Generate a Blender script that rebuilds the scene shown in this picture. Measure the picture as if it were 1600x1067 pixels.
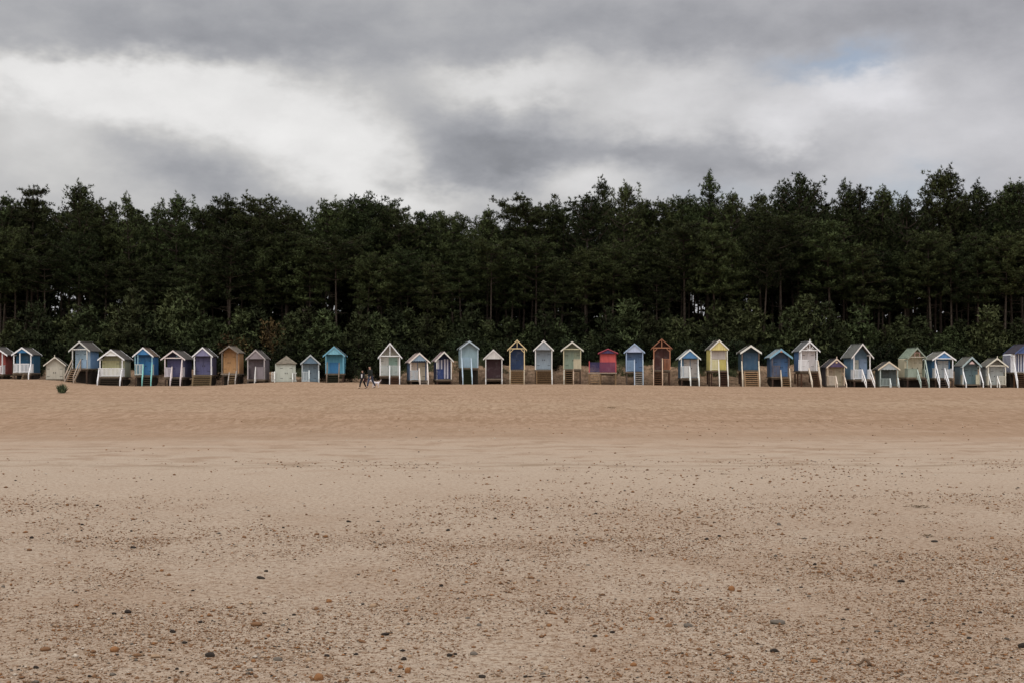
import bpy, math, random
import numpy as np
from mathutils import Vector, Matrix, noise as mnoise

# ------------------------------------------------------------------ clear
for o in list(bpy.data.objects):
    bpy.data.objects.remove(o)
sc = bpy.context.scene
COL = sc.collection
R = math.radians
EYE, FPX, YH = 1.6, 1970.0, 585.0          # eye height, focal length in photo px, horizon row
D0 = 136.0                                  # distance of the row of huts

# ------------------------------------------------------------------ camera
cam = bpy.data.cameras.new('camera')
cam.sensor_width = 36.0
cam.lens = 36.0 * FPX / 1600.0
cam.shift_y = (YH - 533.5) / 1600.0
cam.clip_start = 0.1
cam.clip_end = 6000
camo = bpy.data.objects.new('camera', cam)
COL.objects.link(camo)
camo.location = (0, 0, EYE)
camo.rotation_euler = (R(90), 0, 0)
sc.camera = camo

# ------------------------------------------------------------------ exposure
sc.view_settings.view_transform = 'Standard'
sc.view_settings.look = 'None'
sc.view_settings.exposure = 0.0
sc.view_settings.gamma = 1.0
sc.render.engine = 'CYCLES'
sc.cycles.max_bounces = 5
sc.cycles.diffuse_bounces = 3
sc.cycles.use_denoising = True

SUN_EL, SUN_AZ = R(52), R(205)              # compass angle from +Y, clockwise: soft light from behind the camera, a little to its left

# ------------------------------------------------------------------ node helper
class NT:
    def __init__(s, nt):
        s.nt = nt
        s.nt.nodes.clear()
    def n(s, t, **kw):
        nd = s.nt.nodes.new(t)
        for k, v in kw.items():
            setattr(nd, k, v)
        return nd
    def put(s, sock, v):
        if v is None: return
        if isinstance(v, bpy.types.NodeSocket): s.nt.links.new(v, sock)
        else: sock.default_value = v
    def math(s, op, a, b=None, c=None, clamp=False):
        nd = s.n('ShaderNodeMath', operation=op); nd.use_clamp = clamp
        s.put(nd.inputs[0], a); s.put(nd.inputs[1], b); s.put(nd.inputs[2], c)
        return nd.outputs[0]
    def vmath(s, op, a, b=None, c=None):
        nd = s.n('ShaderNodeVectorMath', operation=op)
        s.put(nd.inputs[0], a); s.put(nd.inputs[1], b); s.put(nd.inputs[2], c)
        return nd.outputs['Value'] if op in ('LENGTH', 'DISTANCE', 'DOT_PRODUCT') else nd.outputs[0]
    def noise(s, vec, scale, detail=4, rough=.5, dist=0.0, color=False):
        nd = s.n('ShaderNodeTexNoise')
        s.put(nd.inputs['Vector'], vec)
        nd.inputs['Scale'].default_value = scale; nd.inputs['Detail'].default_value = detail
        nd.inputs['Roughness'].default_value = rough; nd.inputs['Distortion'].default_value = dist
        return nd.outputs['Color' if color else 'Fac']
    def ramp(s, fac, stops, interp='LINEAR'):
        nd = s.n('ShaderNodeValToRGB'); nd.color_ramp.interpolation = interp
        el = nd.color_ramp.elements
        while len(el) < len(stops): el.new(0.5)
        for e, (p, c) in zip(el, stops):
            e.position = p
            e.color = (c, c, c, 1) if isinstance(c, (int, float)) else (*c, 1)
        s.put(nd.inputs['Fac'], fac)
        return nd.outputs['Color']
    def mix(s, fac, a, b, mode='MIX'):
        nd = s.n('ShaderNodeMix', data_type='RGBA', blend_type=mode)
        s.put(nd.inputs[0], fac)
        s.put(nd.inputs[6], (*a, 1) if isinstance(a, tuple) and len(a) == 3 else a)
        s.put(nd.inputs[7], (*b, 1) if isinstance(b, tuple) and len(b) == 3 else b)
        return nd.outputs[2]
    def mapr(s, v, a, b, c=0.0, d=1.0, smooth=True):
        nd = s.n('ShaderNodeMapRange'); nd.interpolation_type = 'SMOOTHSTEP' if smooth else 'LINEAR'
        s.put(nd.inputs[0], v)
        for i, q in enumerate((a, b, c, d)): nd.inputs[i + 1].default_value = q
        return nd.outputs[0]
    def xyz(s, v):
        nd = s.n('ShaderNodeSeparateXYZ'); s.put(nd.inputs[0], v); return nd.outputs
    def comb(s, x, y, z=0.0):
        nd = s.n('ShaderNodeCombineXYZ'); s.put(nd.inputs[0], x); s.put(nd.inputs[1], y); s.put(nd.inputs[2], z)
        return nd.outputs[0]

# ------------------------------------------------------------------ world: overcast cloud deck over a Nishita sky
world = bpy.data.worlds.new("World")
sc.world = world
world.use_nodes = True
W = NT(world.node_tree)
tc = W.n('ShaderNodeTexCoord')
dirv = W.vmath('NORMALIZE', tc.outputs['Generated'])
dx, dy, dz = W.xyz(dirv)
az = W.math('ARCTAN2', dx, dy)
el = W.math('ARCSINE', dz)
P = W.comb(az, el)
Pst = W.comb(az, W.math('MULTIPLY', el, 1.75), .37)
warp = W.noise(Pst, 5.5, 6, .58, color=True)
warp = W.vmath('MULTIPLY', W.vmath('SUBTRACT', warp, (.5, .5, .5)), (.10, .06, 0))
warp2 = W.noise(Pst, 17.0, 4, .6, color=True)
warp2 = W.vmath('MULTIPLY', W.vmath('SUBTRACT', warp2, (.5, .5, .5)), (.06, .046, 0))
PW = W.vmath('ADD', W.vmath('ADD', P, warp), warp2)
def blob(px, py, sx, sy, a):
    u, v = (px - 800) / FPX, (YH - py) / FPX
    caz = math.atan(u); cel = math.atan(v * math.cos(caz))
    q = W.vmath('MULTIPLY', W.vmath('SUBTRACT', PW, (caz, cel, 0)), (FPX / sx, FPX / sy, 0))
    l2 = W.vmath('DOT_PRODUCT', q, q)
    return W.math('MULTIPLY', W.math('EXPONENT', W.math('MULTIPLY', l2, -.75)), a)
acc = None
SKY = [
    (60, 118, 170, 26, .40), (230, 140, 140, 27, .44), (380, 180, 120, 32, .44), (500, 222, 80, 34, .34), (575, 270, 60, 36, .30), (655, 305, 90, 22, .30),
    (40, 200, 110, 40, .16), (60, 270, 130, 46, .12), (150, 165, 90, 22, .10), (800, 133, 100, 24, .34), (890, 95, 50, 28, .14), (905, 285, 60, 36, .22), (980, 300, 60, 24, .10),
    (1010, 170, 110, 36, .16), (1335, 138, 70, 30, .30), (1210, 195, 50, 22, .20), (1430, 230, 190, 55, .14), (1180, 130, 120, 36, .06), (1050, 115, 80, 34, .12), (1540, 120, 80, 60, .06),
    (450, 25, 560, 58, -.07), (330, 75, 300, 30, -.07), (640, 90, 150, 40, -.05), (1050, 20, 420, 40, -.05), (1560, 30, 130, 60, -.09), (1200, 50, 260, 26, -.05),
    (640, 195, 90, 40, -.04), (770, 240, 120, 48, -.17), (970, 238, 160, 28, -.16), (720, 285, 70, 28, -.08), (1170, 235, 100, 30, -.12), (1080, 285, 160, 26, -.04),
    (300, 282, 100, 24, -.13), (225, 235, 80, 34, -.09), (480, 300, 50, 18, -.10),
]
for b in SKY:
    o_ = blob(*b)
    acc = o_ if acc is None else W.math('ADD', acc, o_)
fb = W.noise(Pst, 7.0, 7, .52)
fb2 = W.noise(Pst, 2.2, 4, .5)
fb3 = W.noise(Pst, 24.0, 6, .6)
tex = W.math('ADD', W.math('MULTIPLY', W.math('SUBTRACT', fb, .5), .25), W.math('MULTIPLY', W.math('SUBTRACT', fb3, .5), .16))
tex2 = W.math('MULTIPLY', W.math('SUBTRACT', fb2, .5), .10)
# the deck grows brighter towards the zenith and towards the side the light comes from (behind the camera)
zen = W.mapr(dz, .30, .95, 0, .95)
back = W.math('MULTIPLY', W.mapr(dy, .45, -.7, 0, .50), 1.0)
val = W.math('ADD', .475, W.math('MULTIPLY', acc, .93))
val = W.math('SMOOTH_MIN', val, .80, .26)
for q in (tex, tex2, zen, back): val = W.math('ADD', val, q)
val = W.math('MAXIMUM', val, .26)
val = W.math('MINIMUM', val, 1.9)
frontcap = W.mapr(dz, .28, .6, .92, 1.9)
val = W.math('MINIMUM', val, frontcap)
coolf = W.mapr(val, .26, .62)
tint = W.mix(coolf, (.97, .985, 1.06), (1.015, 1.0, .985))
lowcool = W.math('MULTIPLY', W.mapr(az, -.1, .4, 0, 1), .6)
tint = W.mix(lowcool, tint, (.985, .975, 1.05))
cloud = W.mix(1.0, tint, W.comb(val, val, val), 'MULTIPLY')
nish = W.n('ShaderNodeTexSky', sky_type='NISHITA')
nish.sun_disc = False
nish.sun_elevation = SUN_EL; nish.sun_rotation = SUN_AZ
nish.air_density = 1.0; nish.dust_density = 1.2; nish.ozone_density = 1.0
STR = .10
cloud10 = W.vmath('SCALE', cloud); cloud_s = cloud10.node; cloud_s.inputs['Scale'].default_value = 1.0 / STR
# thin places in the deck where the blue comes through
hole = W.math('ADD', W.math('ADD', blob(1300, 97, 75, 17, .55), blob(1395, 300, 60, 26, .30)), blob(1140, 300, 90, 20, .14))
gap = W.math('ADD', W.math('MINIMUM', hole, .6), .03)
skycol = W.mix(gap, cloud10, nish.outputs[0])
bg = W.n('ShaderNodeBackground'); W.put(bg.inputs['Color'], skycol); bg.inputs['Strength'].default_value = STR
wo = W.n('ShaderNodeOutputWorld'); W.nt.links.new(bg.outputs[0], wo.inputs['Surface'])

sun = bpy.data.lights.new('sun', 'SUN')
sun.energy = .75; sun.angle = R(22); sun.color = (1, .975, .94)
suno = bpy.data.objects.new('sun', sun); COL.objects.link(suno)
sd = Vector((math.sin(SUN_AZ) * math.cos(SUN_EL), math.cos(SUN_AZ) * math.cos(SUN_EL), math.sin(SUN_EL)))
suno.rotation_euler = (-sd).to_track_quat('-Z', 'Y').to_euler()
suno.location = (0, -20, 60)

# ------------------------------------------------------------------ materials
def lin(c):
    return tuple(((v / 255) / 12.92 if v / 255 <= .04045 else ((v / 255 + .055) / 1.055) ** 2.4) for v in c)
def newmat(name):
    m = bpy.data.materials.new(name); m.use_nodes = True
    T = NT(m.node_tree)
    b = T.n('ShaderNodeBsdfPrincipled'); o = T.n('ShaderNodeOutputMaterial')
    T.nt.links.new(b.outputs[0], o.inputs['Surface'])
    b.inputs['Roughness'].default_value = .75
    b.inputs['Specular IOR Level'].default_value = .25
    return m, T, b
_pc = {}
PK = 1.22                                   # photo tone of a painted board -> its own reflectance
def paint(rgb, k=1.0, rough=.6):
    """painted timber boards: fine vertical grooves, grain, salt-faded and grubby patches"""
    key = (tuple(rgb), k)
    if key in _pc: return _pc[key]
    m, T, b = newmat('painted_boards')
    c = tuple(min(.86, v * PK * k * (1.06 if min(rgb) > 170 else 1)) for v in lin(rgb))
    wk = .62 if min(rgb) < 150 else .40
    if c[2] > c[0] * 1.7: c = (c[0], c[1] * 1.03, c[2] * .93)
    gl = c[0] * .3 + c[1] * .5 + c[2] * .2
    c = tuple(v * .78 + gl * .22 for v in c)
    tcn = T.n('ShaderNodeTexCoord'); ob = tcn.outputs['Object']
    info = T.n('ShaderNodeObjectInfo')
    off = T.vmath('ADD', ob, T.comb(T.math('MULTIPLY', info.outputs['Random'], 40), 0, 0))
    streak = T.noise(T.vmath('MULTIPLY', off, (6, 6, .8)), 1.6, 5, .6)
    patch = T.noise(off, 1.3, 4, .6)
    col = T.mix(T.mapr(streak, .35, .75, 0, wk), c, tuple(v * .62 for v in c))
    fade = tuple(min(.84, v * .8 + .10) for v in c)
    col = T.mix(T.mapr(patch, .48, .72, 0, .5), col, fade)
    x, y, z = T.xyz(ob)
    g = T.math('FRACT', T.math('MULTIPLY', T.math('ADD', x, y), 1 / .14))
    groove = T.math('LESS_THAN', g, .09)
    col = T.mix(T.math('MULTIPLY', groove, .35), col, tuple(v * .35 for v in c))
    T.put(b.inputs['Base Color'], col)
    b.inputs['Roughness'].default_value = rough
    bp = T.n('ShaderNodeBump'); bp.inputs['Strength'].default_value = .35; bp.inputs['Distance'].default_value = .01
    T.put(bp.inputs['Height'], T.math('SUBTRACT', streak, groove)); T.put(b.inputs['Normal'], bp.outputs[0])
    _pc[key] = m
    return m
_wc = {}
def wood(rgb):
    """bare weathered timber"""
    key = tuple(rgb)
    if key in _wc: return _wc[key]
    m, T, b = newmat('weathered_timber')
    c = tuple(min(.7, v * PK) for v in lin(rgb))
    ob = T.n('ShaderNodeTexCoord').outputs['Object']
    gr = T.noise(T.vmath('MULTIPLY', ob, (3, 9, 9)), 3, 6, .65)
    pt = T.noise(ob, 2.0, 3, .6)
    col = T.mix(T.mapr(gr, .3, .75), tuple(v * .55 for v in c), tuple(v * 1.25 for v in c))
    col = T.mix(T.mapr(pt, .5, .75, 0, .5), col, tuple(v * .45 for v in c))
    T.put(b.inputs['Base Color'], col); b.inputs['Roughness'].default_value = .85
    _wc[key] = m
    return m
_rc = {}
def felt(rgb):
    key = tuple(rgb)
    if key in _rc: return _rc[key]
    m, T, b = newmat('roofing_felt')
    c = tuple(min(.6, v * 1.15) for v in lin(rgb))
    ob = T.n('ShaderNodeTexCoord').outputs['Object']
    nz = T.noise(ob, 3.5, 6, .65)
    moss = T.noise(ob, 1.4, 4, .7)
    col = T.mix(T.mapr(nz, .3, .7), tuple(v * .7 for v in c), tuple(v * 1.3 for v in c))
    col = T.mix(T.mapr(moss, .55, .75, 0, .5), col, (.07, .075, .04))
    T.put(b.inputs['Base Color'], col); b.inputs['Roughness'].default_value = .9
    _rc[key] = m
    return m
def flat(name, rgb, rough=.7):
    m, T, b = newmat(name)
    ob = T.n('ShaderNodeTexCoord').outputs['Object']
    nz = T.noise(ob, 9, 4, .6)
    T.put(b.inputs['Base Color'], T.mix(nz, tuple(v * .8 for v in rgb), tuple(min(1, v * 1.2) for v in rgb)))
    b.inputs['Roughness'].default_value = rough
    return m
IRON = flat('dark_ironwork', (.03, .03, .03), .5)
SKIN = flat('skin', (.48, .30, .22), .55)
HAIR = flat('hair', (.03, .02, .015), .6)

# ------------------------------------------------------------------ mesh helpers
class MB:
    def __init__(s): s.v, s.f, s.m = [], [], []
    def add(s, vs, fs, mi=0):
        k = len(s.v); s.v += [tuple(v) for v in vs]; s.f += [tuple(i + k for i in f) for f in fs]; s.m += [mi] * len(fs)
    def box(s, x0, x1, y0, y1, z0, z1, mi=0):
        vs = [(x0, y0, z0), (x1, y0, z0), (x1, y1, z0), (x0, y1, z0), (x0, y0, z1), (x1, y0, z1), (x1, y1, z1), (x0, y1, z1)]
        s.add(vs, [(3, 2, 1, 0), (4, 5, 6, 7), (0, 1, 5, 4), (1, 2, 6, 5), (2, 3, 7, 6), (3, 0, 4, 7)], mi)
    def prism(s, poly, y0, y1, mi=0, caps=None):
        """polygon in x,z (counter-clockwise seen from -y) swept from y0 to y1"""
        n = len(poly)
        vs = [(x, y0, z) for x, z in poly] + [(x, y1, z) for x, z in poly]
        s.add(vs, [tuple(range(n))], mi if caps is None else caps)
        k = len(s.v) - 2 * n
        s.f.append(tuple(k + n + i for i in reversed(range(n)))); s.m.append(mi)
        for i in range(n):
            j = (i + 1) % n
            s.f.append((k + i, k + n + i, k + n + j, k + j)); s.m.append(mi)
    def beam(s, p, q, w, t=None, up=(0, 0, 1)):
        p, q = Vector(p), Vector(q); d = (q - p).normalized(); t = t or w
        u = d.cross(Vector(up))
        if u.length < 1e-3: u = d.cross(Vector((1, 0, 0)))
        u.normalize(); n = u.cross(d)
        vs = []
        for c in (p, q):
            for a, b in ((-1, -1), (1, -1), (1, 1), (-1, 1)):
                vs.append(c + u * (a * w / 2) + n * (b * t / 2))
        s.add(vs, [(0, 1, 2, 3), (7, 6, 5, 4), (0, 4, 5, 1), (1, 5, 6, 2), (2, 6, 7, 3), (3, 7, 4, 0)])
    def tube(s, pts, rads, n=7):
        pts = [Vector(p) for p in pts]; k = len(s.v)
        for i, p in enumerate(pts):
            d = (pts[min(i + 1, len(pts) - 1)] - pts[max(i - 1, 0)])
            if d.length < 1e-6: d = Vector((0, 0, 1))
            d.normalize()
            u = d.cross(Vector((.3, 1, .1))).normalized(); w = d.cross(u)
            for j in range(n):
                a = 2 * math.pi * j / n
                s.v.append(tuple(p + (u * math.cos(a) + w * math.sin(a)) * rads[i]))
        for i in range(len(pts) - 1):
            for j in range(n):
                a, b = k + i * n + j, k + i * n + (j + 1) % n
                s.f.append((a, b, b + n, a + n)); s.m.append(0)
        s.f.append(tuple(k + j for j in reversed(range(n)))); s.m.append(0)
        s.f.append(tuple(k + (len(pts) - 1) * n + j for j in range(n))); s.m.append(0)
    def build(s, name, mats, parent=None, smooth=False, loc=None):
        me = bpy.data.meshes.new(name)
        me.from_pydata(s.v, [], s.f)
        if not isinstance(mats, (list, tuple)): mats = [mats]
        for m in mats: me.materials.append(m)
        if len(mats) > 1: me.polygons.foreach_set('material_index', s.m)
        if smooth: me.polygons.foreach_set('use_smooth', [True] * len(me.polygons))
        me.update()
        o = bpy.data.objects.new(name, me); COL.objects.link(o)
        if parent is not None: o.parent = parent
        if loc is not None: o.location = loc
        return o
def np_mesh(name, V, F, mats, smooth=False, midx=None):
    """V (n,3), F (m,k) numpy -> mesh"""
    me = bpy.data.meshes.new(name)
    n, m, k = len(V), len(F), F.shape[1]
    me.vertices.add(n); me.vertices.foreach_set('co', V.astype(np.float32).ravel())
    me.loops.add(m * k); me.loops.foreach_set('vertex_index', F.astype(np.int32).ravel())
    me.polygons.add(m)
    me.polygons.foreach_set('loop_start', np.arange(0, m * k, k, dtype=np.int32))
    try: me.polygons.foreach_set('loop_total', np.full(m, k, dtype=np.int32))
    except Exception: pass
    for q in (mats if isinstance(mats, (list, tuple)) else [mats]): me.materials.append(q)
    if smooth: me.polygons.foreach_set('use_smooth', np.ones(m, dtype=bool))
    if midx is not None: me.polygons.foreach_set('material_index', midx.astype(np.int32))
    me.update(calc_edges=True); me.validate()
    return me
def link(name, me, parent=None):
    o = bpy.data.objects.new(name, me); COL.objects.link(o)
    if parent is not None: o.parent = parent
    return o
def tag(o, label=None, cat=None, group=None, kind=None):
    if label: o['label'] = label
    if cat: o['category'] = cat
    if group: o['group'] = group
    if kind: o['kind'] = kind
    return o
def empty(name, loc, rz=0.0, **kw):
    o = bpy.data.objects.new(name, None); COL.objects.link(o)
    o.location = loc; o.rotation_euler = (0, 0, rz); o.empty_display_size = .3
    return tag(o, **kw)

# ------------------------------------------------------------------ ground height
_rs = np.random.RandomState(11)
_LAT = _rs.rand(256, 256)
def vnoise(x, y):
    x = np.asarray(x, float); y = np.asarray(y, float)
    xi, yi = np.floor(x).astype(int), np.floor(y).astype(int)
    fx, fy = x - xi, y - yi
    fx = fx * fx * (3 - 2 * fx); fy = fy * fy * (3 - 2 * fy)
    g = lambda a, b: _LAT[a & 255, b & 255]
    return (g(xi, yi) * (1 - fx) + g(xi + 1, yi) * fx) * (1 - fy) + (g(xi, yi + 1) * (1 - fx) + g(xi + 1, yi + 1) * fx) * fy - .5
def fbm(x, y, o=4):
    s, a = 0, 1.0
    for i in range(o):
        s = s + vnoise(x * 2 ** i + 17.3 * i, y * 2 ** i + 5.1 * i) * a; a *= .5
    return s
def sstep(a, b, t):
    t = np.clip((t - a) / (b - a), 0, 1); return t * t * (3 - 2 * t)
GPX = [-400, 0, 50, 75, 100, 120, 150, 200, 300, 360, 400, 430, 480, 510, 540, 600, 640, 760, 900, 1000, 1100, 1300, 1600, 2000]
GPY = [588, 592, 592.5, 593.5, 596, 599, 602, 603, 603, 601.5, 600, 597, 596, 598, 597, 600, 600.5, 600.3, 600, 601.5, 603.5, 605, 605.5, 606]
def height(x, y):
    x = np.asarray(x, float); y = np.asarray(y, float)
    px = 800 + x * FPX / 134.0
    zf = EYE - (np.interp(px, GPX, GPY) - YH) / FPX * 134.0
    wob = fbm(x * .02 + 3, y * 0 + .5, 3) * 5
    z1 = sstep(24, 43, y + wob) * .22 + sstep(42, 75, y) * .12
    z = z1 + (zf - z1) * sstep(72, 128, y)
    z = z + fbm(x * .12, y * .25, 4) * .05 * sstep(5, 20, y) + fbm(x * .7, y * .9, 3) * .022
    z = z + fbm(x * 2.4, y * 2.4, 2) * .010 + fbm(x * .05, y * .4, 3) * .06 * sstep(25, 45, y) * (1 - sstep(110, 128, y))
    z = z + (fbm(x * .35, y * .30, 3) * .085 + fbm(x * .10 + 7, y * .55, 3) * .07) * sstep(24, 40, y) * (1 - sstep(118, 132, y))
    top = np.interp(px, [-200, 380, 540, 560, 600, 680, 1280, 1340, 1800], [1.9, 1.9, 1.7, 1.5, 1.7, 2.75, 2.75, 2.1, 2.1])
    top = np.maximum(top + fbm(x * .3, y * .3, 3) * .7, zf + .3)
    b = sstep(137.6, 143.0, y + fbm(x * .35, y * .3, 2) * 1.2)
    z = z + (top - zf) * b
    z = z + sstep(144, 175, y) * 1.4
    z = z - sstep(300, 900, y) * 6
    return z
def gh(x, y): return float(height(np.array([x]), np.array([y]))[0])

# ------------------------------------------------------------------ ground sheet
def spaced(a, b, d): return list(np.arange(a, b, d))
xs = sorted(set([-3000, -1500, -800, -400, -250, -180, -130, -100, -85] + spaced(-72, -9, .55) + spaced(-9, 9, .10) + spaced(9, 72, .55) + [72, 85, 100, 130, 180, 250, 400, 800, 1500, 3000]))
ys = sorted(set([-1500, -600, -250, -120, -60, -30, -15, -6, -2, 0, 1.5, 3, 4] + spaced(4.5, 22, .09) + spaced(22, 60, .30) + spaced(60, 126, .6) + spaced(126, 150, .3) + spaced(150, 260, 3) + [270, 300, 350, 450, 700, 1200, 2500, 4500]))
gx, gy_ = np.meshgrid(np.array(xs), np.array(ys))
gz = height(gx, gy_)
V = np.stack([gx.ravel(), gy_.ravel(), gz.ravel()], 1)
nx, ny = len(xs), len(ys)
idx = np.arange(nx * ny).reshape(ny, nx)
F = np.stack([idx[:-1, :-1].ravel(), idx[:-1, 1:].ravel(), idx[1:, 1:].ravel(), idx[1:, :-1].ravel()], 1)

m, T, b = newmat('beach_sand')
pos = T.n('ShaderNodeNewGeometry').outputs['Position']
X, Y, Z = T.xyz(pos)
wb = T.math('MULTIPLY', T.math('SUBTRACT', T.noise(T.comb(T.math('MULTIPLY', X, .10), T.math('MULTIPLY', Y, .10)), 1, 4, .6), .5), 9)
Yw = T.math('ADD', Y, wb)
low = (.398, .315, .238); up = (.333, .222, .146)
bw2 = T.math('MULTIPLY', T.math('SUBTRACT', T.noise(T.comb(T.math('MULTIPLY', X, .5), T.math('MULTIPLY', Y, 1.3)), 1, 6, .65), .5), 16)
f_up = T.mapr(T.math('ADD', Yw, bw2), 21, 39, 0, 1)
col = T.mix(f_up, low, up)
band = T.noise(T.comb(T.math('MULTIPLY', X, .018), T.math('MULTIPLY', Y, .20)), 1, 5, .6)
col = T.mix(T.math('MULTIPLY', T.mapr(band, .42, .62), T.mapr(Y, 22, 32, 0, .50)), col, (.248, .158, .095))
pale = T.mapr(Yw, 45, 52, 0, 1); pale2 = T.mapr(Yw, 70, 56, 0, 1)
col = T.mix(T.math('MULTIPLY', T.math('MULTIPLY', pale, pale2), .42), col, (.345, .256, .170))
# damp reddish shingle patches
pt = T.noise(T.comb(T.math('MULTIPLY', X, .55), T.math('MULTIPLY', Y, .40)), 1, 6, .62)
nearf = T.mapr(Y, 22, 10, 0, 1)
col = T.mix(T.math('MULTIPLY', T.mapr(T.math('ADD', pt, T.math('MULTIPLY', T.mapr(X, -3, 6, 0, .07), 1.0)), .43, .66), T.math('MULTIPLY', nearf, .45)), col, (.285, .195, .130))
# streaks of drift between the flat and the berm
stv = T.noise(T.comb(T.math('MULTIPLY', X, .9), T.math('MULTIPLY', Y, 1.5)), 1, 7, .68)
stm = T.math('MULTIPLY', T.mapr(Y, 18, 24), T.mapr(Yw, 33, 28))
col = T.mix(T.math('MULTIPLY', T.mapr(stv, .50, .60), T.math('MULTIPLY', stm, .55)), col, (.25, .165, .105))
# wrack lines
def line(yc, w, a, c):
    global col
    wl = T.math('MULTIPLY', T.math('SUBTRACT', T.noise(T.comb(T.math('MULTIPLY', X, .13), yc), 1, 5, .55), .5), 3.4)
    br = T.noise(T.comb(T.math('MULTIPLY', X, .9), T.math('MULTIPLY', Y, 3.0)), 1, 5, .7)
    d = T.math('ABSOLUTE', T.math('SUBTRACT', T.math('ADD', Y, wl), yc))
    k = T.math('MULTIPLY', T.mapr(d, w, 0, 0, 1), T.mapr(br, .40, .58))
    col = T.mix(T.math('MULTIPLY', k, a), col, c)
line(22.6, .4, .6, (.20, .14, .085)); line(68, 1.5, .55, (.22, .15, .10)); line(27.2, .35, .5, (.24, .16, .10)); line(36, .8, .3, (.26, .17, .11)); line(48, 1.0, .25, (.28, .19, .13))
# grain and grit; on the berm, footprint relief shaded into the colour
fine = T.noise(pos, 55, 5, .75)
col = T.mix(T.mapr(fine, .32, .5, .55, 0), col, (.17, .11, .075))
col = T.mix(T.mapr(fine, .60, .72, 0, .35), col, (.60, .52, .43))
mid = T.noise(T.comb(T.math('MULTIPLY', X, 5), T.math('MULTIPLY', Y, 5)), 1, 6, .75)
col = T.mix(T.mapr(mid, .56, .72, 0, .42), col, (.27, .175, .12))
far = T.noise(T.comb(T.math('MULTIPLY', X, 1.2), T.math('MULTIPLY', Y, .8)), 1, 6, .8)
col = T.mix(T.math('MULTIPLY', T.mapr(far, .5, .68), T.mapr(Y, 30, 60, 0, .35)), col, (.26, .17, .115))
ft = T.noise(T.comb(T.math('MULTIPLY', X, 2.2), T.math('MULTIPLY', Y, .9)), 1, 3, .7)  # footprint dimples: their light and dark put into the sand colour
col = T.mix(T.math('MULTIPLY', T.mapr(ft, .44, .60), T.mapr(Y, 34, 60, 0, .30)), col, (.375, .270, .178))
ft2 = T.noise(T.comb(T.math('MULTIPLY', X, .8), T.math('MULTIPLY', Y, .25)), 1, 6, .75)
col = T.mix(T.math('MULTIPLY', T.mapr(ft2, .48, .62), T.mapr(Y, 24, 42, 0, .62)), col, (.235, .150, .09))
ft3 = T.noise(T.comb(T.math('MULTIPLY', X, 5.0), T.math('MULTIPLY', Y, 1.1)), 1, 3, .75)  # finer dimples, dark hollows and light rims drawn in colour
col = T.mix(T.math('MULTIPLY', T.mapr(ft3, .47, .60), T.mapr(Y, 26, 40, 0, .62)), col, (.215, .135, .08))
col = T.mix(T.math('MULTIPLY', T.mapr(ft3, .46, .34), T.mapr(Y, 26, 40, 0, .38)), col, (.42, .31, .215))
gr2 = T.noise(T.comb(T.math('MULTIPLY', X, 17), T.math('MULTIPLY', Y, 17)), 1, 3, .8)
col = T.mix(T.math('MULTIPLY', T.mapr(gr2, .49, .60), T.mapr(Y, 30, 10, .12, .70)), col, (.185, .110, .062))
gr3 = T.noise(T.comb(T.math('MULTIPLY', X, 34), T.math('MULTIPLY', Y, 40)), 1, 3, .8)
col = T.mix(T.math('MULTIPLY', T.mapr(gr3, .52, .62), T.mapr(Y, 20, 9, 0, .75)), col, (.14, .085, .05))
col = T.mix(T.math('MULTIPLY', T.mapr(gr3, .36, .28), T.mapr(Y, 20, 9, 0, .5)), col, (.50, .43, .34))
# under the trees: needle litter and earth
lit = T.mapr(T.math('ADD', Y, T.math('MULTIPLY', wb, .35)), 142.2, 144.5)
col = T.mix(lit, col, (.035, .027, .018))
# dune face behind the huts: under-hut shade put in as dark colour patches
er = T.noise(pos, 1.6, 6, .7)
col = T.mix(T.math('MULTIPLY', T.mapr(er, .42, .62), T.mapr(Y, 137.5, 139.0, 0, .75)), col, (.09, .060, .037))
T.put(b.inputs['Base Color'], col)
b.inputs['Roughness'].default_value = .95; b.inputs['Specular IOR Level'].default_value = .1
bp = T.n('ShaderNodeBump'); bp.inputs['Strength'].default_value = 1.0; bp.inputs['Distance'].default_value = .045
h = T.math('ADD', T.math('MULTIPLY', T.noise(pos, 14, 6, .7), .5), T.math('MULTIPLY', T.noise(T.comb(X, T.math('MULTIPLY', Y, 1.8)), 2.2, 5, .6), 1.6))
T.put(bp.inputs['Height'], h); T.put(b.inputs['Normal'], bp.outputs[0])
SAND = m
tag(link('ground', np_mesh('ground', V, F, SAND, smooth=True)), 'flat sandy beach with shingle rising to a low dune', kind='structure')

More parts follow.
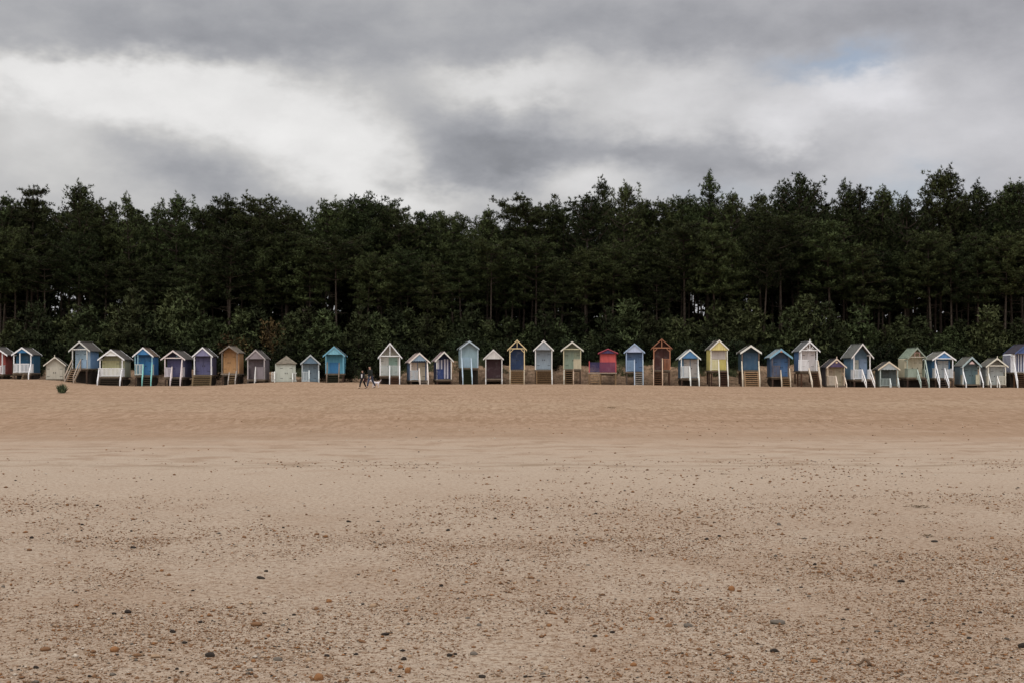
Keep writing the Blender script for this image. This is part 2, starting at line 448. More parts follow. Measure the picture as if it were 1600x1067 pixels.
# ------------------------------------------------------------------ beach huts
PX = 1 / FPX
HUTS = []
def hut(label, ax, ay, el, er, ey, xl, xr, fy, gy, s, wall, trim, roof=(70, 66, 62), gab=None, doors=(), post=None, bal=(), sbal=None,
        rails=(), railc=None, steps=None, stilt=(70, 55, 45), p=.85, d=2.25, backtrim=None, finial=False, pitched='gable', front=None,
        run=None, extra=None, deckc=(110, 98, 84), bw=.15, postw=.10, handle=True, midpost=None, short=None, window=None):
    X0 = (ax - 800) * PX * D0
    Z0 = EYE + (YH - gy) * PX * D0
    phi = math.atan((800 - ax) * PX)
    rot = max(-.24, min(.24, phi - s / (14.35 * (p + d))))
    root = empty('beach_hut', (X0, D0, Z0), rot, label=label, cat='beach hut', group='beach huts in a row at the foot of the dune')
    HUTS.append((ax, short or label, gy, root))
    fx = lambda px, y=0.0: (px - 800) * PX * (D0 + y) - X0
    fz = lambda py, y=0.0: EYE + (YH - py) * PX * (D0 + y) - Z0
    hw = (xr - xl) / 2 * PX * D0; xc = fx((xl + xr) / 2)
    zfl = max(.06, fz(fy)); za = fz(ay); ze = fz(ey)
    rw = (er - el) / 2 * PX * D0; sl = (za - ze) / rw
    post = post or trim; railc = railc or trim
    pt = paint(trim)
    rt = .055
    roofz = lambda x, dz=0.0: za - abs(x) * sl - dz            # upper roof surface at the front barge line
    yb = p + d
    # floor / deck
    q = MB(); q.box(xc - hw - .05, xc + hw + .05, -.04, yb + .02, zfl - .13, zfl)
    if zfl > .5:
        for k in range(3): q.box(xc - hw + .02, xc + hw - .02, .25 + k * yb / 3, .35 + k * yb / 3, zfl - .29, zfl - .132)
    q.build('deck', wood(deckc), root)
    # stilts
    if zfl > .25:
        for sx in (-1, 1):
            for yy in (.08, p + d * .4, yb - .12):
                q = MB(); zt = zfl - .292 if zfl > .5 else zfl - .132
                q.box(xc + sx * (hw - .1) - .07, xc + sx * (hw - .1) + .07, yy - .07, yy + .07, -.7, zt)
                q.build('stilt', wood(stilt), root)
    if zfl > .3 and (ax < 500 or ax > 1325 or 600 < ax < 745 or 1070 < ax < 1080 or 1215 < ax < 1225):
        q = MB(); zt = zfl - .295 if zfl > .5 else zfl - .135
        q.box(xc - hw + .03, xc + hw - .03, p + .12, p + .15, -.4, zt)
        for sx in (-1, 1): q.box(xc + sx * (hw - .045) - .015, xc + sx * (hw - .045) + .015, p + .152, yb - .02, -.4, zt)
        q.build('under_hut_shade', wood((46, 40, 34)), root)  # dark boards put in as the shade beneath the floor
    # body
    uz = lambda x: roofz(x, rt + .02)
    q = MB()
    hb = hw - .015
    L, Rr = xc - hb, xc + hb
    if pitched == 'hip':
        poly = [(L, zfl), (Rr, zfl), (Rr, ze - .03), (L, ze - .03)]
    else:
        poly = [(L, zfl + .002), (Rr, zfl + .002), (Rr, uz(Rr)), (0, uz(0)), (L, uz(L))]
    q.prism(poly, p, yb, 0, caps=1)
    q.build('wall', [paint(wall), paint(front or wall)], root)
    # roof
    q = MB(); y0, y1 = -.10, yb + .14
    if pitched == 'hip':
        cy = (y0 + y1) / 2; rdg = .25
        vs = [(-rw, y0, ze), (rw, y0, ze), (rw, y1, ze), (-rw, y1, ze), (0, y0 + 1.15, za), (0, y1 - 1.15, za),
              (-rw, y0, ze - .05), (rw, y0, ze - .05), (rw, y1, ze - .05), (-rw, y1, ze - .05)]
        q.add(vs, [(0, 1, 4), (1, 2, 5, 4), (2, 3, 5), (3, 0, 4, 5), (6, 7, 1, 0), (7, 8, 2, 1), (8, 9, 3, 2), (9, 6, 0, 3), (9, 8, 7, 6)])
    else:
        for sx in (-1, 1):
            poly = [(0, za - rt), (sx * rw, ze - rt), (sx * rw, ze), (0, za)]
            if sx < 0: poly.reverse()
            q.prism(poly, y0, y1)
    ro = q.build('roof', felt(roof), root)
    if pitched != 'hip':
        q = MB(); q.beam((0, y0 - .01, za + .012), (0, y1 + .01, za + .012), .14, .03); q.build('ridge_cap', felt(tuple(min(255, c + 25) for c in roof)), ro)
    # barge boards
    def barge(y, mat, w):
        b_ = MB()
        for sx in (-1, 1):
            c = [(0, za + .03), (sx * (rw + .04), ze + .03 - .04 * sl), (sx * (rw + .04), ze + .03 - w * 1.12 - .04 * sl), (0, za + .03 - w * 1.25)]
            if sx > 0: c.reverse()
            b_.prism(c, y, y + .03)
        return b_.build('bargeboard', mat, root)
    if pitched != 'hip':
        barge(-.135, pt, bw)
        barge(yb + .145, paint(backtrim or trim), .12)
        if finial:
            q = MB(); q.beam((0, -.15, za - .22), (0, -.15, za + .20), .07, .05, up=(0, 1, 0)); q.build('finial', pt, root)
    # porch posts
    pin = .0
    if pitched != 'hip' and p > .3:
        for sx in (-1, 1):
            xx = xc + sx * (hw - postw / 2)
            q = MB(); q.box(xx - postw / 2, xx + postw / 2, 0.0, postw, zfl - .0, roofz(abs(xx) + postw / 2, rt + .03) if True else 0)
            q.build('porch_post', paint(post), root)
        if midpost:
            xx = fx(midpost); q = MB(); q.box(xx - .045, xx + .045, .0, .09, zfl, roofz(xx, rt + .05)); q.build('porch_post', paint(post), root)
        # eaves plates joining posts to wall
        for sx in (-1, 1):
            xx = xc + sx * (hw - .05); zz = roofz(abs(xx) + .05, rt + .035)
            q = MB(); q.box(xx - .04, xx + .04, postw + .002, p - .002, zz - .12, zz)
            q.build('eaves_beam', paint(post), root)
    # gable filling
    if gab:
        kind, gc, cy = gab[0], gab[1], gab[2]
        zc = fz(cy); gm = paint(gc)
        xw = min(hw, (za - .12 - zc) / sl); zt_ = roofz(0, rt + .09)
        if kind in ('panel', 'scallop', 'cutpanel'):
            q = MB()
            xe = (zt_ - zc) / sl; xe2 = min(xe, rw - .06)
            if kind == 'scallop':
                n = 12; bot = [(-xe2 + 2 * xe2 * i / n, zc - (.07 if i % 2 else 0)) for i in range(n + 1)]
                poly = bot + [(0, zt_)]
            else:
                poly = [(-xe2, zc), (xe2, zc), (0, zt_)]
                if xe2 < xe: poly = [(-xe2, zc), (xe2, zc), (xe2, zt_ - xe2 * sl), (0, zt_), (-xe2, zt_ - xe2 * sl)]
            q.prism(poly, -.045, -.02); q.build('gable_panel', gm, root)
        if kind in ('king', 'collar', 'fan', 'arch', 'cutpanel') or (len(gab) > 3):
            cm = paint(gab[3]) if len(gab) > 3 else gm
            q = MB(); q.box(-xw - .08, xw + .08, -.09, -.05, zc - .045, zc + .045); q.build('collar_beam', cm, root)
        if kind in ('king', 'fan', 'arch'):
            q = MB(); q.box(-.035, .035, -.088, -.052, zc + .047, za - .16); q.build('king_post', gm, root)
        if kind == 'fan':
            q = MB()
            for sx in (-1, 1):
                for a in (.45, .9):
                    ln = (za - .14 - zc) * (1.0 if a < .5 else .62)
                    q.beam((sx * .06, -.07, zc + .05), (sx * (.06 + math.sin(a + .15) * ln * .8), -.07, zc + .05 + math.cos(a + .15) * ln * .72), .04, .034, up=(0, 1, 0))
            q.build('gable_fretwork', gm, root)
        if kind == 'arch':
            for sx in (-1, 1):
                q = MB(); q.beam((xc + sx * (hw - .08), -.03, zc - .42), (xc + sx * (hw - .42), -.03, zc - .05), .06, .05, up=(0, 1, 0))
                q.build('corner_brace', gm, root)
    # doors
    for dd in doors:
        x0, x1, t, bt, c = dd[:5]
        xa, xb = fx(x0, p), fx(x1, p)
        xa, xb = max(xa, L + .06), min(xb, Rr - .06)
        zt2, zb2 = min(fz(t, p), uz(max(abs(xa), abs(xb))) - .03), max(fz(bt, p), zfl + .03)
        q = MB()
        if len(dd) > 5 and dd[5] == 'stripe':
            n = max(3, int((xb - xa) / .13)); w_ = (xb - xa) / n
            for i in range(n): q.box(xa + i * w_ + (.0 if i else 0), xa + (i + 1) * w_ - .001, p - .04, p - .004, zb2, zt2, i % 2)
            q.build('door', [paint(c), paint(dd[6])], root)
        else:
            q.box(xa, xb - .006, p - .04, p - .004, zb2, zt2)
            do = q.build('door', paint(c), root)
            if handle and xb - xa > .25:
                q = MB(); hx = xb - .1 if (xa + xb) / 2 < xc else xa + .1
                q.box(hx - .035, hx + .035, p - .075, p - .042, (zb2 + zt2) / 2 - .06, (zb2 + zt2) / 2 + .06); q.build('handle', IRON, do)
                ex = xa if (xa + xb) / 2 < xc else xb - .006
                sg = 1 if ex == xa else -1
                for hz in (.2, .8):
                    zz = zb2 + (zt2 - zb2) * hz
                    q = MB(); q.box(min(ex, ex + sg * .3), max(ex, ex + sg * .3), p - .052, p - .042, zz - .02, zz + .02)
                    q.build('hinge', IRON, do)
    if window:
        x0, x1, t, bt, c = window
        q = MB(); q.box(fx(x0, p), fx(x1, p), p - .03, p - .004, fz(bt, p), fz(t, p)); q.build('shutter', paint(c), root)
    # balustrades
    for bb in bal:
        x0, x1, t, c = bb[:4]; style = bb[4] if len(bb) > 4 else 'picket'
        xa, xb = fx(x0), fx(x1); zt = fz(t); mat = paint(c)
        zb = zfl + .02
        q = MB()
        q.box(xa, xb, -.02 if xb > Rr - .02 or xa < L + .02 else -.02, .045, zt - .05, zt + .02)
        if style == 'solid':
            q.box(xa, xb, .0, .03, zb, zt - .052)
        else:
            q.box(xa, xb, -.01, .035, zb + .04, zb + .11)
            n = max(2, int((xb - xa) / .135)); w_ = (xb - xa) / n
            for i in range(n):
                q.box(xa + i * w_ + .01, xa + i * w_ + .01 + .075, .0, .025, zb + .112, zt - .052)
        q.build('balustrade', mat, root)
    if sbal and p > .3:
        for sx in (-1, 1):
            q = MB(); xx = xc + sx * (hw - .03); zt = fz(sbal[1])
            q.box(xx - .03, xx + .03, postw + .002, p - .002, zt - .06, zt)
            q.box(xx - .022, xx + .022, postw + .002, p - .002, zfl + .03, zfl + .09)
            yy = postw + .04
            while yy < p - .08:
                q.box(xx - .012, xx + .012, yy, yy + .075, zfl + .092, zt - .062); yy += .1 if len(sbal) < 3 else .078
            q.build('balustrade', paint(sbal[0]), root)
    # steps in front
    rn = max(.62, run or 0) if steps and zfl > 1.0 else (run or max(.5, zfl * 1.05))
    if steps and zfl > .2:
        x0, x1, c = steps; xa, xb = fx(x0), fx(x1)
        st = empty('steps', (0, 0, 0)); st.parent = root
        n = max(2, int(zfl / .21))
        for xx in (xa + .02, xb - .02):
            q = MB(); q.beam((xx, -.10, zfl - .14), (xx, -rn - .05, -.12), .045, .17, up=(1, 0, 0))
            q.build('stringer', wood(c), st)
        for i in range(n):
            f = (i + 1) / (n + .6)
            q = MB(); yy = -.08 - (rn - .05) * f; zz = zfl * (1 - f)
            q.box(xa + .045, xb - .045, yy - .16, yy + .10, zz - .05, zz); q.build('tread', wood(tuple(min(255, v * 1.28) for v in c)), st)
            q = MB(); q.box(xa + .045, xb - .045, yy + .075, yy + .095, max(-.1, zz - zfl / (n + .6) + .002), zz - .052); q.build('tread_gap_shade', wood(tuple(v * .45 for v in c)), st)  # dark board standing in for the shade between the treads
    # hand rails running down to newels in the sand
    for rr in rails:
        x_, t_ = rr[:2]; c = rr[2] if len(rr) > 2 else railc
        xx = fx(x_); zt = fz(t_)
        zn = min(.75, max(.3, (zt) * .30))
        rm = paint(c)
        hr = empty('handrail', (0, 0, 0)); hr.parent = root
        q = MB(); q.beam((xx, -.03, zt), (xx, -rn, zn), .07, .10, up=(1, 0, 0)); q.build('rail', rm, hr)
        if zfl > .8:
            q = MB(); q.beam((xx, -.03, (zt + zfl) / 2 - .1), (xx, -rn + .04, zn * .25), .04, .07, up=(1, 0, 0)); q.build('rail', rm, hr)
        q = MB(); q.box(xx - .045, xx + .045, -rn - .07, -rn + .02, -.5, zn + .06); q.build('newel', rm, hr)
        if abs(xx - (xc - hw)) > .14 and abs(xx - (xc + hw)) > .14:
            q = MB(); q.box(xx - .045, xx + .045, -.115, -.03, zfl - .25, zt + .05); q.build('newel', rm, hr)
    if extra: extra(root, fx, fz, dict(xc=xc, hw=hw, zfl=zfl, za=za, ze=ze, p=p, yb=yb, sl=sl, rw=rw, uz=uz, L=L, R=Rr))
    return root

WH = (222, 221, 214); GW = (188, 188, 180)
def stripes_body(cols, w=.2):
    """extra: vertical stripes painted on the side walls and front as thin boards"""
    def f(root, fx, fz, g):
        q = MB(); yy = g['p'] + .02; i = 0
        top = g['uz'](g['L']) - .02
        while yy < g['yb'] - w:
            for xx in (g['L'] - .012, g['R'] + .002): q.box(xx, xx + .01, yy, yy + w * .95, g['zfl'] + .01, top)
            yy += 2 * w
        q.build('painted_stripes', paint(cols), root)
    return f

hut('salmon-red hut with white railings at the left edge of the photo', -8, 541, -27, 11, 554, -20, 4, 584, 592, 15, (165, 70, 60), WH, gab=('panel', (150, 60, 55), 549),
    bal=[(-20, 4, 571, WH)], sbal=(WH, 570), rails=[(-2, 571)], steps=(-12, -2, (90, 75, 60)), doors=[(-16, -8, 556, 583, (150, 62, 55)), (-8, 0, 556, 583, (150, 62, 55))], midpost=3, short='salmon-red hut')
hut('dark teal-blue hut with a bright blue gable and white picket railing', 34.6, 542.5, 19, 50, 553.5, 21, 48.5, 582, 592.5, 14, (24, 78, 112), WH, gab=('panel', (10, 105, 165), 551),
    doors=[(27, 36, 556, 581, (20, 85, 125)), (36, 45, 556, 581, (20, 85, 125))], bal=[(21, 46, 568, WH)], sbal=(WH, 568), rails=[(48, 568)], steps=(37, 47, (95, 80, 62)), midpost=31, short='dark teal hut')
def shed_extra(root, fx, fz, g): pass
hut('small low cream shed with double doors, set flush on the sand', 85.6, 557, 69.5, 102, 570.3, 72, 100.5, 592, 593, 3, (165, 158, 138), (200, 192, 175), p=.16, d=2.2,
    doors=[(74.5, 86, 572, 592, (172, 165, 146)), (86, 98, 572, 592, (172, 165, 146))], finial=True, roof=(60, 55, 50), bw=.12, short='small cream shed')
hut('tall pale-blue hut on stilts with bare wooden stairs', 124.4, 533.5, 107.5, 141, 547.7, 112, 136.8, 575, 598, 18, (92, 132, 182), GW, front=(140, 165, 195), gab=('collar', (200, 200, 192), 545.6), backtrim=GW,
    doors=[(118, 127, 548, 574.5, (135, 165, 192)), (127, 135, 548, 574.5, (135, 165, 192))], rails=[(112.5, 562, (150, 132, 112)), (126.5, 561, (150, 132, 112))], steps=(113, 125.5, (120, 100, 80)), run=1.9,
    bal=[(126.5, 136.5, 562, (120, 150, 185), 'solid')], short='tall pale-blue hut')
hut('pale yellow-green hut with a full white picket porch rail', 173.7, 545.7, 153, 193.8, 561, 155.5, 191.5, 588, 602.5, 13, (150, 152, 118), WH, gab=('panel', (200, 198, 190), 555, WH),
    doors=[(160, 173, 563, 587, (176, 172, 118)), (173, 187, 563, 587, (176, 172, 118))], bal=[(153.5, 192, 575, WH)], sbal=(WH, 575), rails=[(155, 577), (190, 577)], steps=(157, 188, (60, 52, 42)), short='yellow-green hut')
hut('bright blue hut with turquoise handrails', 223.5, 542.5, 208, 239.5, 556, 210.5, 238, 585.5, 603, 9.5, (14, 98, 165), WH, roof=(88, 74, 62), gab=('panel', (20, 110, 175), 554),
    doors=[(216, 227, 558, 585, (14, 112, 178)), (227.6, 238, 558, 585, (14, 112, 178))], bal=[(210.5, 224, 569, (185, 190, 180))], sbal=((185, 190, 180), 569), rails=[(224, 569, (112, 190, 190)), (237.5, 567, (112, 190, 190))],
    steps=(224, 237, (60, 55, 45)), post=(120, 170, 190), midpost=215.5, short='bright blue hut')
def star(root, fx, fz, g):
    q = MB(); c = (.12, g['ze'] + .33)
    pts = []
    for i in range(10):
        a = math.pi / 2 + i * math.pi / 5; r = .17 if i % 2 == 0 else .07
        pts.append((c[0] + r * math.cos(a), c[1] + r * math.sin(a)))
    q.prism(pts, g['p'] - .03, g['p'] - .004); q.build('gable_star', paint((110, 160, 190)), root)
hut('indigo hut with a star in its open gable and pinkish-white trim', 270.6, 547, 252, 290, 560.7, 256.5, 285.5, 588.5, 603, 15, (62, 62, 100), (205, 190, 186), gab=('collar', (205, 190, 186), 559),
    doors=[(259, 270, 563, 588, (76, 72, 118)), (270, 283, 563, 588, (76, 72, 118))], bal=[(257, 269, 574, (190, 182, 188))], sbal=((190, 185, 188), 573), rails=[(269, 573), (285, 562)], steps=(269, 284, (50, 42, 36)), extra=star, short='indigo hut')
hut('purple-slate hut with lavender gable and wide wooden steps', 316.5, 542.3, 301, 332, 556, 303, 330.5, 585, 602.3, 8, (78, 76, 112), WH, gab=('panel', (118, 114, 156), 556),
    doors=[(308, 319, 558, 585, (88, 86, 132)), (319.4, 329, 558, 585, (88, 86, 132))], sbal=((170, 170, 170), 572), steps=(302, 330, (112, 96, 72)), rails=[], short='purple-slate hut')
hut('bare ochre timber hut with a grey-brown roof', 358, 540, 343.5, 372.5, 550.5, 346, 371, 583, 601.5, 10, (168, 122, 66), (120, 108, 96), roof=(92, 84, 74), gab=None,
    doors=[(347, 358, 551, 582, (174, 126, 66)), (358, 368, 551, 582, (174, 126, 66))], rails=[(358.5, 581, (150, 140, 130)), (369.5, 579, (150, 140, 130))], steps=(358, 369, (110, 92, 70)), deckc=(130, 120, 108), short='ochre timber hut')
hut('mauve-grey hut with a plain solid gable and dark boards', 399.4, 546, 385, 414.5, 560, 386.5, 413.5, 592, 600.3, 8, (98, 88, 94), (168, 158, 156), gab=('panel', (132, 120, 124), 560.5),
    doors=[(390, 400, 562, 591, (100, 86, 90)), (400, 410, 562, 591, (100, 86, 90))], bal=[(399, 413, 573, (122, 112, 116), 'solid')], sbal=((120, 112, 116), 574), rails=[(399.5, 573, (190, 186, 180))], steps=(388, 398, (60, 52, 46)), short='mauve-grey hut')
hut('pale mint-white hut with a hipped brown roof and double doors', 447.5, 555, 430, 463, 567.4, 430, 462, 596, 597.5, 0, (165, 170, 156), GW, pitched='hip', roof=(104, 96, 84), p=.12, d=2.3,
    doors=[(438, 447.5, 569.5, 596, (170, 174, 160)), (447.5, 457, 569.5, 596, (170, 174, 160))],
    bal=[(424.5, 431, 581, GW), (456, 463.5, 582, GW)], rails=[(429.5, 580, GW), (457, 582, GW)], run=.9, short='mint-white hipped hut')
hut('small grey-blue hut half railed by pale pickets, low on the sand', 485, 554, 470, 499.7, 567.3, 471.5, 498.5, 596, 597.3, 0, (112, 130, 150), (165, 172, 172), gab=('panel', (86, 112, 138), 567.5),
    doors=[(475, 485, 569, 596, (122, 140, 158)), (486, 496, 569, 596, (112, 132, 152))], bal=[(471.5, 483, 580.5, (172, 182, 184))], rails=[(483, 578, (185, 192, 190)), (498, 579, (185, 192, 190))], run=.8, short='small grey-blue hut')
hut('bright turquoise-blue hut with dark mossy steps beside a shrub', 522, 541, 505.5, 539, 555.5, 508.5, 537, 583, 598.5, 4, (58, 138, 172), (92, 160, 192), gab=('panel', (100, 168, 196), 553.5),
    doors=[(515, 530, 566, 583, (22, 112, 172))], handle=False, rails=[(511.5, 566, (120, 100, 78)), (530, 567, (120, 100, 78))], steps=(512, 529.5, (45, 45, 34)), short='turquoise hut')
hut('tall off-white hut with king-post gable and a pale green door panel', 609.3, 535.7, 591.5, 628, 558, 593.3, 625, 586.5, 600.6, 1, (176, 176, 164), WH, gab=('king', WH, 556),
    doors=[(596, 608, 558, 586, (182, 180, 168)), (608.5, 622, 558, 586, (122, 150, 134))], bal=[(594.5, 624, 571, (165, 172, 168))], rails=[(609, 571), (624.5, 571)], steps=(610, 624, (88, 64, 50)), run=.8, short='off-white king-post hut')
hut('cream double-door hut with a blue-and-white scalloped gable', 655.4, 551, 639, 672, 565.5, 641, 668.5, 593.5, 600.6, -6, (72, 98, 140), (212, 200, 188), gab=('scallop', (120, 145, 175), 563),
    doors=[(642, 654.5, 566, 593, (188, 168, 148)), (655.5, 667, 566, 593, (172, 158, 132))], bal=[(641, 654, 578.5, (160, 175, 185))], rails=[(654.8, 575), (667.8, 568)], steps=(655, 667, (110, 100, 90)), run=.7, roof=(135, 118, 112), short='scalloped-gable hut')
def navy(root, fx, fz, g): pass
hut('navy hut with white vertical stripes on its front', 694, 549, 680, 708.5, 563.3, 682, 706, 592, 600.6, -5, (32, 44, 84), (205, 200, 190), roof=(120, 104, 104), gab=None,
    doors=[(683, 693, 562, 591, (36, 50, 104), 'stripe', (190, 188, 196)), (693.8, 704.5, 560, 591, (62, 62, 110), 'stripe', (200, 196, 204))], bal=[(682, 693, 576.5, (28, 50, 108), 'solid')], steps=None, stilt=(60, 42, 36), short='navy striped hut')
hut('pale grey-blue hut raised high over steep green mossy stairs', 733.3, 532.8, 718.5, 748.5, 544, 720, 747.5, 574, 600.6, -4, (126, 152, 168), (160, 178, 188), gab=None,
    doors=[(722.5, 735, 558, 574, (132, 158, 182))], handle=False, p=.35, d=2.7, rails=[(721.5, 559, (160, 182, 196)), (736, 559, (160, 182, 196))], steps=(722.5, 735.5, (40, 46, 26)), stilt=(40, 38, 30), run=1.3, short='high grey-blue hut')
hut('dark maroon boarded hut with a solid white gable on white posts', 771, 545.7, 756, 787, 560, 758.3, 785, 591, 600.4, 0, (58, 36, 40), (196, 192, 186), gab=('panel', (190, 186, 180), 560.5),
    doors=[(761, 771.5, 561, 590, (62, 38, 42)), (771.5, 782, 561, 590, (62, 38, 42))], handle=False, rails=[(759, 592), (784.4, 592)], run=.25, stilt=(90, 80, 72), short='maroon hut')
hut('navy door hut with a cream-yellow braced gable and long stairs', 808, 531.3, 793.5, 823, 546, 796, 820, 577, 600.2, 0, (34, 52, 92), (212, 186, 128), gab=('arch', (212, 186, 128), 544.5), roof=(60, 56, 50), bw=.12,
    doors=[(799, 808, 549, 576, (32, 54, 94)), (808, 817, 549, 576, (32, 54, 94))], rails=[(797, 577, (176, 160, 130)), (819, 577, (176, 160, 130))], steps=(797.5, 818.5, (130, 106, 78)), run=.35, short='cream-gabled navy hut')
hut('pale grey-blue hut with white bargeboards and full-width wooden stairs', 849.4, 531.8, 834, 864.5, 546.3, 836, 863, 577, 600.3, -1, (128, 142, 152), (208, 206, 200), gab=('panel', (138, 146, 154), 546.5),
    doors=[(839, 849.5, 548, 576, (132, 148, 160)), (849.5, 860, 548, 576, (132, 148, 160))], rails=[(862.3, 577)], steps=(838, 861.5, (110, 88, 64)), run=.4, short='white-barged grey-blue hut')
hut('sage-green hut with a cream collar beam across its open gable', 894, 533.8, 876.5, 911, 547, 880, 908, 576, 600.3, 0, (128, 142, 120), (196, 192, 176), gab=('collar', (182, 176, 132), 545.3), post=(182, 172, 132),
    doors=[(883, 896, 550, 576, (130, 148, 126)), (896, 905, 550, 576, (140, 150, 122))], bal=[(896, 906.5, 561, (172, 160, 128), 'solid')], rails=[(881.3, 577, (190, 180, 158)), (896, 577, (178, 150, 120))], steps=(883, 895, (90, 72, 52)), run=.35, short='sage-green hut')
def red_deck(root, fx, fz, g):
    z = g['zfl']; a, b_ = fx(918.5), fx(964)
    q = MB(); q.box(a, b_, -.75, -.045, z - .13, z + .004); q.box(a, g['xc'] - g['hw'] - .055, -.045, 1.6, z - .13, z + .004); q.build('deck', wood((140, 126, 112)), root)
    for x_ in (921, 938, 962):
        q = MB(); xx = fx(x_); q.box(xx - .07, xx + .07, -.7, -.56, -.6, z - .132); q.build('stilt', wood((120, 98, 72)), root)
    for x0, x1, c in ((921.5, 936.5, (44, 36, 88)), (936.5, 961.5, (84, 42, 78))):
        q = MB(); xa, xb = fx(x0), fx(x1); t = z + 1.08
        q.box(xa, xb, -.72, -.66, t - .06, t); q.box(xa, xb, -.71, -.67, z + .05, z + .12)
        n = int((xb - xa) / .1)
        for i in range(n): q.box(xa + i * (xb - xa) / n, xa + i * (xb - xa) / n + .08, -.70, -.68, z + .122, t - .062)
        q.build('balustrade', paint(c), root)
    for x_ in (921, 962.3):
        q = MB(); xx = fx(x_); q.box(xx - .05, xx + .05, -.745, -.645, z + .006, z + 1.22); q.build('porch_post', paint((180, 62, 62)), root)
    st = empty('steps', (0, 0, 0)); st.parent = root
    for i in range(4):
        q = MB(); zz = z * (1 - (i + 1) / 5); q.box(fx(923.5), fx(934.5), -1.0 - i * .16, -.78 - i * .16, zz - .05, zz); q.build('tread', wood((150, 122, 88)), st)
hut('red hut with a navy gable behind a wide purple-railed deck', 950, 544.7, 934.5, 965, 551.3, 937, 963, 581.5, 599.8, 0, (176, 60, 60), (168, 58, 78), gab=('panel', (58, 44, 92), 551.8), roof=(80, 50, 60), bw=.08,
    doors=[(939, 950, 553, 580, (196, 66, 62)), (950, 961, 553, 580, (196, 66, 62))], p=.3, d=2.5, extra=red_deck, stilt=(110, 88, 64), handle=False, short='red hut')
hut('cornflower-blue hut with a pale lavender gable and white ladder steps', 991.5, 536.7, 976, 1007.5, 549.8, 978, 1005, 580, 602, -1, (76, 108, 160), (140, 162, 200), gab=('panel', (162, 176, 205), 550),
    doors=[(981, 991.5, 552, 579, (80, 112, 160)), (991.5, 1002, 552, 579, (80, 112, 160))], bal=[(979, 991, 563, (120, 150, 188))], rails=[(991.3, 562, (165, 182, 200)), (1004.5, 562, (150, 168, 192))], steps=(992, 1004, (130, 122, 112)), stilt=(82, 70, 60), run=.5, short='cornflower-blue hut')
hut('dark brown hut with orange-brown timber gable and railing', 1034, 529.6, 1018, 1050, 544.2, 1021, 1047.5, 577.5, 602.3, -1, (70, 36, 30), (146, 88, 52), gab=('arch', (170, 108, 66), 543.3), roof=(58, 42, 34), bw=.10, post=(172, 108, 66),
    doors=[(1024, 1034, 548, 577, (74, 38, 32)), (1034, 1044, 548, 577, (66, 34, 28))], bal=[(1035, 1046, 560.5, (150, 88, 46))], rails=[(1021, 561, (190, 158, 126)), (1035, 560, (190, 158, 126))], stilt=(70, 50, 38), run=.7, steps=(1022, 1034, (80, 58, 42)), short='orange-brown timber hut')
hut('small blue hut with cream doors and white handrails in mid-row', 1078, 545.7, 1061.5, 1094.5, 560, 1064, 1091.5, 590, 603.4, -5, (66, 122, 168), (208, 210, 202), gab=('panel', (56, 116, 172), 559.5), roof=(140, 142, 140),
    doors=[(1068, 1077.5, 561, 589, (176, 168, 160)), (1078.5, 1089, 561, 589, (172, 164, 156))], bal=[(1064, 1078, 572, (196, 200, 200))], sbal=((196, 200, 200), 572), rails=[(1077.5, 572), (1090.8, 572)], steps=(1079, 1090, (70, 62, 52)), short='cream-doored blue hut')
hut('bright yellow hut with white porch posts and white upper front', 1123.7, 531.3, 1109.5, 1138.3, 545, 1110.3, 1137, 578, 603.2, -7, (196, 178, 76), (208, 204, 190), gab=('panel', (204, 186, 98), 547),
    doors=[(1112, 1134, 548, 561, (196, 186, 178)), (1123.5, 1134.5, 562.5, 577, (198, 180, 70))], handle=False, bal=[(1111, 1123, 562, (205, 200, 160))], rails=[(1122.7, 562), (1136.3, 565)], steps=(1124, 1136, (70, 50, 40)), stilt=(58, 40, 32), short='yellow hut')
hut('slate-blue hut with thick white bargeboards and cream stair rails', 1173.3, 539.2, 1157.3, 1189.5, 550.3, 1159, 1186.5, 578, 603.8, -6, (44, 72, 92), (204, 202, 190), bw=.19, post=(110, 90, 76), gab=None,
    doors=[(1161, 1172.5, 551, 577, (48, 84, 118)), (1172.5, 1184, 551, 577, (48, 84, 118))], handle=False, rails=[(1159, 564, (204, 188, 160)), (1185.3, 564, (204, 188, 160))], steps=(1163, 1184, (146, 120, 92)), stilt=(64, 48, 40), run=.9, short='slate-blue hut')
def orn(root, fx, fz, g):
    q = MB(); q.prism([(-.16, g['za'] - .36), (.16, g['za'] - .36), (0, g['za'] - .18)], -.16, -.138); q.build('gable_ornament', paint((190, 120, 70)), root)
hut('mid-blue hut with sky-blue bargeboards and an orange apex ornament', 1220.5, 544.8, 1203.3, 1238, 557.8, 1206, 1233.5, 588, 604.3, -8, (60, 90, 132), (104, 156, 190), bw=.2, roof=(120, 128, 130), post=(86, 78, 84),
    doors=[(1209, 1220, 560, 587, (54, 92, 142)), (1220, 1231, 560, 587, (54, 96, 150))], bal=[(1206, 1219.5, 571, (92, 84, 88))], rails=[(1219.8, 578, (190, 172, 142)), (1233.5, 575, (190, 172, 142))], steps=(1221, 1233, (110, 88, 64)), extra=orn, short='sky-blue-barged hut')
